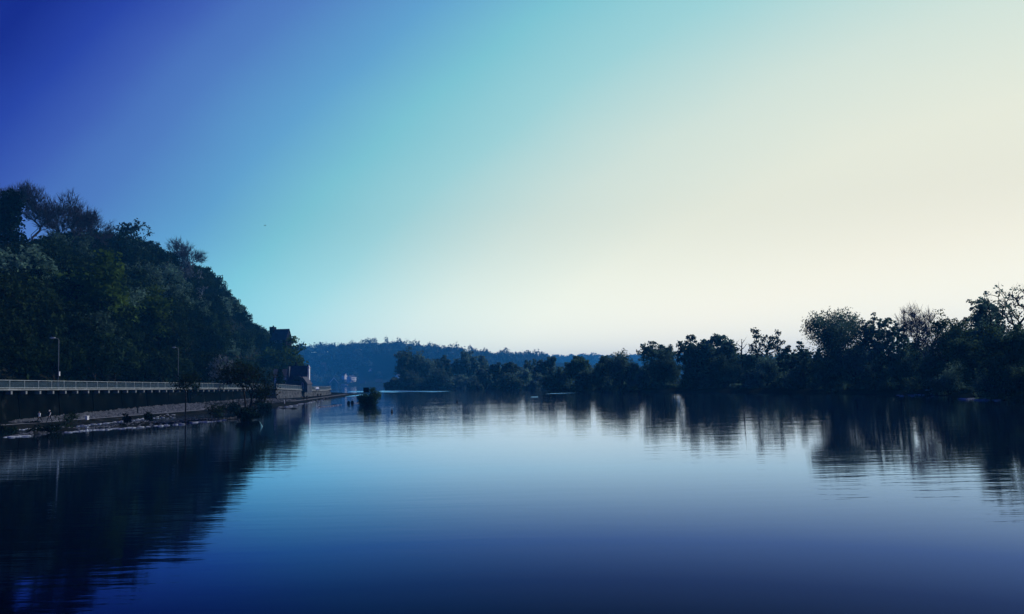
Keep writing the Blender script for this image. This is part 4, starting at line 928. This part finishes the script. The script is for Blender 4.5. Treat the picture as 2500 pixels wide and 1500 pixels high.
# lit gable wall at its left with a sloped shoulder, white corner pillar at its right
b = MB(); b.hexa([(-4.9, -3.2, -.2), (-3.3, -3.2, -.2), (-3.3, 2.5, -.2), (-4.9, 2.5, -.2)], [(-3.75, -3.0, 9.6), (-3.3, -3.0, 9.6), (-3.3, 2.0, 9.6), (-3.75, 2.0, 9.6)]); b.obj('gable_wall', M['plaster_grey'], mh)
b = MB(); 
for k in range(9): 
    a0, a1 = math.pi * k / 9, math.pi * (k + 1) / 9
    b.hexa([(-.2 + 1.7 * math.cos(a0), -3.5, 4.6), (-.2 + 1.7 * math.cos(a1), -3.5, 4.6), (-.2 + 1.7 * math.cos(a1), -1.2, 4.6), (-.2 + 1.7 * math.cos(a0), -1.2, 4.6)], [(-.2 + 1.7 * math.cos(a0), -3.5, 4.6 + 1.5 * math.sin(a0)), (-.2 + 1.7 * math.cos(a1), -3.5, 4.6 + 1.5 * math.sin(a1)), (-.2 + 1.7 * math.cos(a1), -1.2, 4.6 + 1.5 * math.sin(a1)), (-.2 + 1.7 * math.cos(a0), -1.2, 4.6 + 1.5 * math.sin(a0))])
dm = b.obj('round_dormer', M['slate'], mh); b = MB(); b.box((-.2, -3.52, 4.1), (2.4, .12, .9)); b.obj('dormer_window', M['glass'], dm)
P = at_y(755, 925, 298); cp = empty('white_pillar', (P.x, 297.5, 2.6), -.45, 'slender white pillar with a pointed cap at the house corner', 'pillar')
b = MB(); b.box((0, 0, 4.6), (.62, .62, 9.2)); b.obj('shaft', M['white_paint'], cp)
b = MB(); b.box((0, 0, 9.27), (.95, .95, .14)); b.box((0, 0, 9.85), (.85, .85, 1.0), taper=.05); b.obj('cap', M['plaster'], cp)
P = at_y(741, 946, 286); house('gabled_annex', (P.x, 288, 3.2), -.12, 3.6, 4.5, 2.6, 2.4, M['plaster_grey'], M['slate'], 'small steep-gabled annex in front of the tall house', windows=((0, 1.9, .5, 2.0),), gable_x=True, over=.15)
P = at_y(712, 946, 290); e = empty('garden_wall', (P.x, 290, 3.0), .05, 'grey rendered garden wall left of the gabled annex', 'wall'); b = MB(); b.box((0, 0, 1.4), (5.6, .35, 3.2)); b.obj('panel', M['plaster_grey'], e); b = MB(); b.box((0, 0, 3.05), (5.8, .5, .12)); b.obj('coping', M['concrete'], e)
P = at_y(694, 920, 322); house('white_house', (P.x - .6, 322, 3.0), .25, 6.5, 6.5, 6.0, 3.0, M['white_paint'], M['slate_dark'], 'white-walled house glimpsed between the trees left of the tall roof', windows=((1.0, 4.2, .9, 1.2), (-1.4, 4.2, .9, 1.2)), door=(0, 1, 2.1))
# conifer half hiding it
con = MB(); cn = []
rs2 = np.random.default_rng(66); pts_ = []
for k in range(14):
    z = 1.2 + k * .62; R_ = (10 - z) * .27
    for j in range(9): a = 6.28 * j / 9 + k; pts_ += [(R_ * f * math.cos(a), R_ * f * math.sin(a), z - .5 * f * R_ * .4) for f in (.3, .55, .8, 1)]
tb = MB(); tb.tube([(0, 0, -.3), (0, 0, 5), (0, 0, 10.2)], [.22, .13, .02], 6)
P = at_y(684, 945, 305); ce = empty('conifer_tree', (P.x, 305, 2.8), 0, 'dark conifer in front of the white house wall', 'tree'); tb.obj('trunk', M['bark'], ce)
Cn = np.repeat(np.array(pts_), 6, 0); Cn = Cn + rs2.normal(size=Cn.shape) * .22; obj('crown', leaf_mesh('crown', rs2, Cn, .3, M['leaf_dark']), ce)
# parked car behind the bastion railing
def car(px, py, Y, z, rz, label):
    P = at_y(px, py, Y); e = empty('parked_car', (P.x, Y, z), rz, label, 'car'); b = MB()
    prof = [(-2.1, .35), (-2.15, .75), (-1.55, .92), (-.95, 1.42), (.75, 1.45), (1.45, .95), (2.1, .82), (2.15, .35)]
    n = len(prof); b.v = [(x, -.82, z_) for x, z_ in prof] + [(x, .82, z_) for x, z_ in prof]; b.f = [tuple(range(n)), tuple(reversed(range(n, 2 * n)))] + [(k, k + n, (k + 1) % n + n, (k + 1) % n) for k in range(n)]
    b.obj('body', M['white_paint'], e)
    for sy in (-1, 1):
        b = MB(); y = sy * .826; b.poly([(-1.35, y, .95), (-.85, y, 1.36), (.68, y, 1.38), (1.25, y, .97)]); b.obj('side_window', M['glass'], e)
        for x in (-1.35, 1.35):
            b = MB(); b.tube([(x, sy * .70, .33), (x, sy * .88, .33)], [.33, .33], 14); wh = b.obj('wheel', M['tyre'], e); b = MB(); b.tube([(x, sy * .885, .33), (x, sy * .895, .33)], [.19, .19], 10); b.obj('rim', M['steel'], wh)
car(772, 947, 312, 2.95, 2.0, 'white car parked behind the bastion railing')

# village across the water
V_ = [
 ('village_house', 812, 944, 850, .55, 10.5, 9, 4.6, 5.4, 'plaster_grey', 'slate', 'barn-like gabled house at the left end of the village waterfront', dict(gable_x=True, door=(0, 4.6, 4.4))),
 ('village_house', 858, 934, 905, .95, 9.5, 7, 6.2, 2.6, 'white_paint', 'slate', 'village house with two white balcony bands', dict(windows=((-2, 1.5, 1.2, 1.5), (2, 1.5, 1.2, 1.5)))),
 ('village_house', 841, 926, 930, .95, 5.0, 6, 5.0, 3.0, 'white_paint', 'slate', 'dark-roofed house with a white gable strip above the waterfront', dict(gable_x=True)),
 ('village_house', 907, 917, 955, .95, 5.6, 6, 6.5, 2.5, 'white_paint', 'slate', 'narrow white house with one window high among the trees', dict(windows=((0, 3.8, 1.0, 2.0),))),
 ('village_house', 947, 920, 960, .95, 6, 6, 4.2, 3.0, 'white_paint', 'slate', 'small pale house right of the narrow white one', dict(windows=((0, 2.6, 1.0, 1.2),))),
 ('village_house', 973, 934, 880, .95, 6, 6, 7.0, 3.0, 'white_paint', 'slate', 'pale tall house touching the poplar at the village end', dict(windows=((-1.2, 2, .9, 1.3), (1.2, 2, .9, 1.3), (-1.2, 4.8, .9, 1.3), (1.2, 4.8, .9, 1.3)))),
 ('village_house', 884, 942, 840, .0, 8, 6, 3.2, 3.2, 'plaster_grey', 'slate', 'low grey house on the village waterfront behind the islet', dict(windows=((-2, 1.8, 1, 1.2), (2, 1.8, 1, 1.2)))),
 ('village_house', 925, 940, 830, .2, 8, 6, 3.4, 3.4, 'plaster_grey', 'slate_dark', 'dark low house near the right end of the waterfront', dict(windows=((0, 1.9, 1, 1.2),))),
 ('village_house', 790, 898, 960, .2, 6, 6, 4.0, 3.0, 'plaster_grey', 'slate', 'grey house highest up on the left of the village slope', dict(windows=((0, 2.2, 1, 1.2),))),
]
for (nm, px, py, Yv_, rz, wd, dp, hw, hr, wm_, rm_, lb, kw) in V_:
    Yv_ *= FS; P = at_y(px, py, Yv_); e = house(nm, (P.x, Yv_, P.z), rz, wd, dp, hw, hr, M[wm_], M[rm_], lb, **kw)
    e.scale = (FS * .9,) * 3; b = MB(); b.box((0, 0, -3), (wd * .98, dp * .98, 5.2)); b.obj('foundation', M['plaster_grey'], e)
    if 'balcony' in lb:
        for z in (3.2, 6.0): b = MB(); b.box((0, -4.2, z), (8.9, 1.3, 1.0)); b.obj('balcony', M['white_paint'], e)
        b = MB(); b.box((.4, -4.4, 1.2), (.9, .3, 3.0)); b.obj('stair', M['white_paint'], e)
    if 'barn-like' in lb:
        for sx in (-1, 1): b = MB(); b.bar((sx * 5.7, -4.95, 4.0), (0, -4.95, 10.35), .25, .55); b.obj('verge_board', M['white_paint'], e)
P = at_y(841, 941, 800 * FS); bo = empty('moored_boat', (P.x, 800 * FS, max(P.z - 1.0, 0.2)), .05, 'long low white boat lying along the village bank', 'boat')
bo.scale = (FS * .97,) * 3; b = MB(); L_ = 3.7
b.hexa([(-L_, -.7, 0), (L_ * .85, -.5, 0), (L_ * .85, .5, 0), (-L_, .7, 0)], [(-L_, -1.1, 1.0), (L_, -.7, 1.15), (L_, .7, 1.15), (-L_, 1.1, 1.0)]); b.obj('hull', M['white_paint'], bo)
b = MB(); b.box((-.6, 0, 1.35), (4.2, 1.5, .62), taper=.9); cb = b.obj('cabin', M['white_paint'], bo); b = MB(); b.box((-.6, -.76, 1.36), (3.4, .06, .26)); b.obj('cabin_window', M['glass'], cb)

# ------------------------------------------------------------------ people
def person(loc, rz, h, top_mat, leg_mat, hair_mat, label, stride=.36, lean=.05, arm=.25, sleeve=None, group=None):
    """walks toward local +y"""
    s = h / 1.75; J = {}; R = {}
    def j(n, x, y, z, r): J[n] = (x * s, y * s, z * s); R[n] = r * s
    j('pelvis', 0, 0, .93, .15); j('waist', 0, lean * .4, 1.08, .135); j('chest', 0, lean, 1.30, .165); j('neck', 0, lean * 1.3, 1.48, .06); j('chin', 0, lean * 1.5 + .02, 1.57, .075); j('head', 0, lean * 1.5, 1.66, .098); j('crown', 0, lean * 1.5 - .01, 1.73, .06)
    E_ = [('pelvis', 'waist'), ('waist', 'chest'), ('chest', 'neck'), ('neck', 'chin'), ('chin', 'head'), ('head', 'crown')]
    j('nose', 0, lean * 1.5 + .115, 1.635, .016); E_.append(('head', 'nose'))
    for sx, nm in ((-1, 'l'), (1, 'r')):
        f = stride * sx
        j(nm + 'hip', .10 * sx, 0, .88, .10); j(nm + 'knee', .11 * sx, f * .5 + .06, .49, .068); j(nm + 'ankle', .11 * sx, f * 1.0 - .03, .10 if f > 0 else .15, .045); j(nm + 'toe', .12 * sx, f * 1.0 + .17, .04, .04)
        E_ += [('pelvis', nm + 'hip'), (nm + 'hip', nm + 'knee'), (nm + 'knee', nm + 'ankle'), (nm + 'ankle', nm + 'toe')]
        g = -arm * sx
        j(nm + 'sh', .20 * sx, lean, 1.42, .07); j(nm + 'el', .25 * sx, lean + g * .5, 1.14, .05); j(nm + 'wr', .25 * sx, lean + g + .06, .92, .034); j(nm + 'palm', .25 * sx, lean + g + .08, .86, .034)
        E_ += [('chest', nm + 'sh'), (nm + 'sh', nm + 'el'), (nm + 'el', nm + 'wr'), (nm + 'wr', nm + 'palm')]
        for q, (dx, ln) in enumerate(((-.028, .062), (-.009, .072), (.01, .068), (.028, .055))):
            j(f'{nm}f{q}', .25 * sx + dx * .4, lean + g + .08 + dx, .86 - .045, .010); j(f'{nm}g{q}', .25 * sx - .012 * sx + dx * .4, lean + g + .095 + dx, .86 - .045 - ln, .008); E_ += [(nm + 'palm', f'{nm}f{q}'), (f'{nm}f{q}', f'{nm}g{q}')]
        j(nm + 'th', .25 * sx, lean + g + .13, .835, .011); E_.append((nm + 'wr', nm + 'th'))
    names = list(J); idx = {n: i for i, n in enumerate(names)}
    me = bpy.data.meshes.new('body'); me.from_pydata([J[n] for n in names], [(idx[a], idx[b_]) for a, b_ in E_], []); me.update()
    o = bpy.data.objects.new('tmp_body', me); COL.objects.link(o); m = o.modifiers.new('skin', 'SKIN'); m.use_smooth_shade = True
    sk = me.skin_vertices[0].data
    for n in names: sk[idx[n]].radius = (R[n], R[n]); sk[idx[n]].use_root = (n == 'pelvis')
    o.modifiers.new('sub', 'SUBSURF').levels = 1
    dg = bpy.context.evaluated_depsgraph_get(); bm_ = bpy.data.meshes.new_from_object(o.evaluated_get(dg)); bpy.data.objects.remove(o); bm_.materials.clear()
    for m_ in (leg_mat, top_mat, M['skin'], sleeve or top_mat, M['tyre']): bm_.materials.append(m_)
    for p in bm_.polygons:
        c = p.center / s
        p.material_index = 2 if c.z > 1.50 else (2 if abs(c.x) > .2 and c.z < .93 else 3 if abs(c.x) > .2 and c.z < 1.4 else 1 if c.z > .95 else 4 if c.z < .09 else 0)
    e = empty('person', loc, rz, label, 'person', group); obj('body', bm_, e)
    b = MB(); cz = 1.68 * s; cy_ = (lean * 1.5 - .015) * s
    for k in range(5):
        a0, a1 = math.pi * .5 * k / 5 - .1, math.pi * .5 * (k + 1) / 5 - .1
        for q in range(12):
            t0, t1 = 6.283 * q / 12, 6.283 * (q + 1) / 12
            b.poly([(.112 * s * math.cos(a) * math.cos(t), cy_ + .118 * s * math.cos(a) * math.sin(t) - .01 * s, cz + .105 * s * math.sin(a)) for a, t in ((a0, t0), (a0, t1), (a1, t1), (a1, t0))])
    b.obj('hair', hair_mat, e)
    for sx in (-1, 1):
        b = MB(); b.box((.10 * s * sx, (lean * 1.5) * s, 1.64 * s), (.03 * s, .05 * s, .07 * s)); b.obj('ear', M['skin'], e)
        b = MB(); b.box((.036 * s * sx, (lean * 1.5 + .098) * s, 1.668 * s), (.025 * s, .02 * s, .015 * s)); b.obj('eye', M['black_paint'], e)
    b = MB(); b.box((0, (lean * 1.5 + .098) * s, 1.59 * s), (.05 * s, .015 * s, .012 * s)); b.obj('mouth', M['hair_dark'], e)
    return e
def on_path(px, py): P = at_z(px, py, .6); return (P.x, P.y, .60)
person(on_path(97, 1032), 2.85, 1.68, M['cloth_white'], M['cloth_dark'], M['hair_dark'], 'walker in a white top and dark trousers striding on the path', lean=.10, stride=.40)
person(on_path(121, 1031), 2.95, 1.82, M['cloth_dark'], M['cloth_dark'], M['hair_grey'], 'taller grey-haired walker in dark clothes following on the path', stride=.40, sleeve=M['plaster'])
for px, py, rz, hgt, lb in ((742, 978, .3, 1.75, 'dark standing figure, leftmost of the far group below the bastion'), (749.5, 977, 3.0, 1.68, 'dark figure second from the left below the bastion'), (776, 971.5, 0, 1.75, 'dark figure third from the left below the bastion'), (783, 971, 3.1, 1.7, 'dark figure, rightmost of the far group below the bastion')):
    P = at_z(px, py, .6); person((P.x, P.y, max(.56, float(bank_z(np.array(P.x), np.array(P.y))))), rz, hgt, M['cloth_dark'], M['cloth_dark'], M['hair_dark'], lb, stride=.15, arm=.1)

# a bird far up in the sky
P = at_y(647, 551, 260); e = empty('bird', P, .4, 'tiny dark bird in the open sky above the hill', 'bird'); b = MB(); b.tube([(-.35, 0, 0), (-.15, 0, .02), (.15, 0, .03), (.34, 0, .05)], [.03, .085, .09, .03], 8); b.obj('body', M['black_paint'], e, smooth=True)
for sy in (-1, 1): b = MB(); b.hexa([(-.1, sy * .06, .03), (.12, sy * .06, .03), (.06, sy * .42, .16), (-.02, sy * .42, .16)], [(-.1, sy * .06, .06), (.12, sy * .06, .06), (.06, sy * .42, .18), (-.02, sy * .42, .18)]); b.poly([(-.02, sy * .42, .17), (.06, sy * .42, .17), (-.12, sy * .75, .08)]); b.obj('wing', M['black_paint'], e)

# ------------------------------------------------------------------ the hazy air
hb = MB(); hb.box((0, 1930, 64.5), (4400, 4260, 131))
hm = bpy.data.materials.new('haze'); hm.use_nodes = True; ht = hm.node_tree; ht.nodes.clear(); ho = ht.nodes.new('ShaderNodeOutputMaterial'); pv = ht.nodes.new('ShaderNodeVolumePrincipled')
pv.inputs['Color'].default_value = (.05, .44, 1.0, 1); pv.inputs['Density'].default_value = HAZE_DENSITY; pv.inputs['Anisotropy'].default_value = 0.1
ht.links.new(pv.outputs[0], ho.inputs['Volume'])
tag(hb.obj('haze', hm), 'thin blue haze hanging over the river valley', 'haze', kind='stuff')
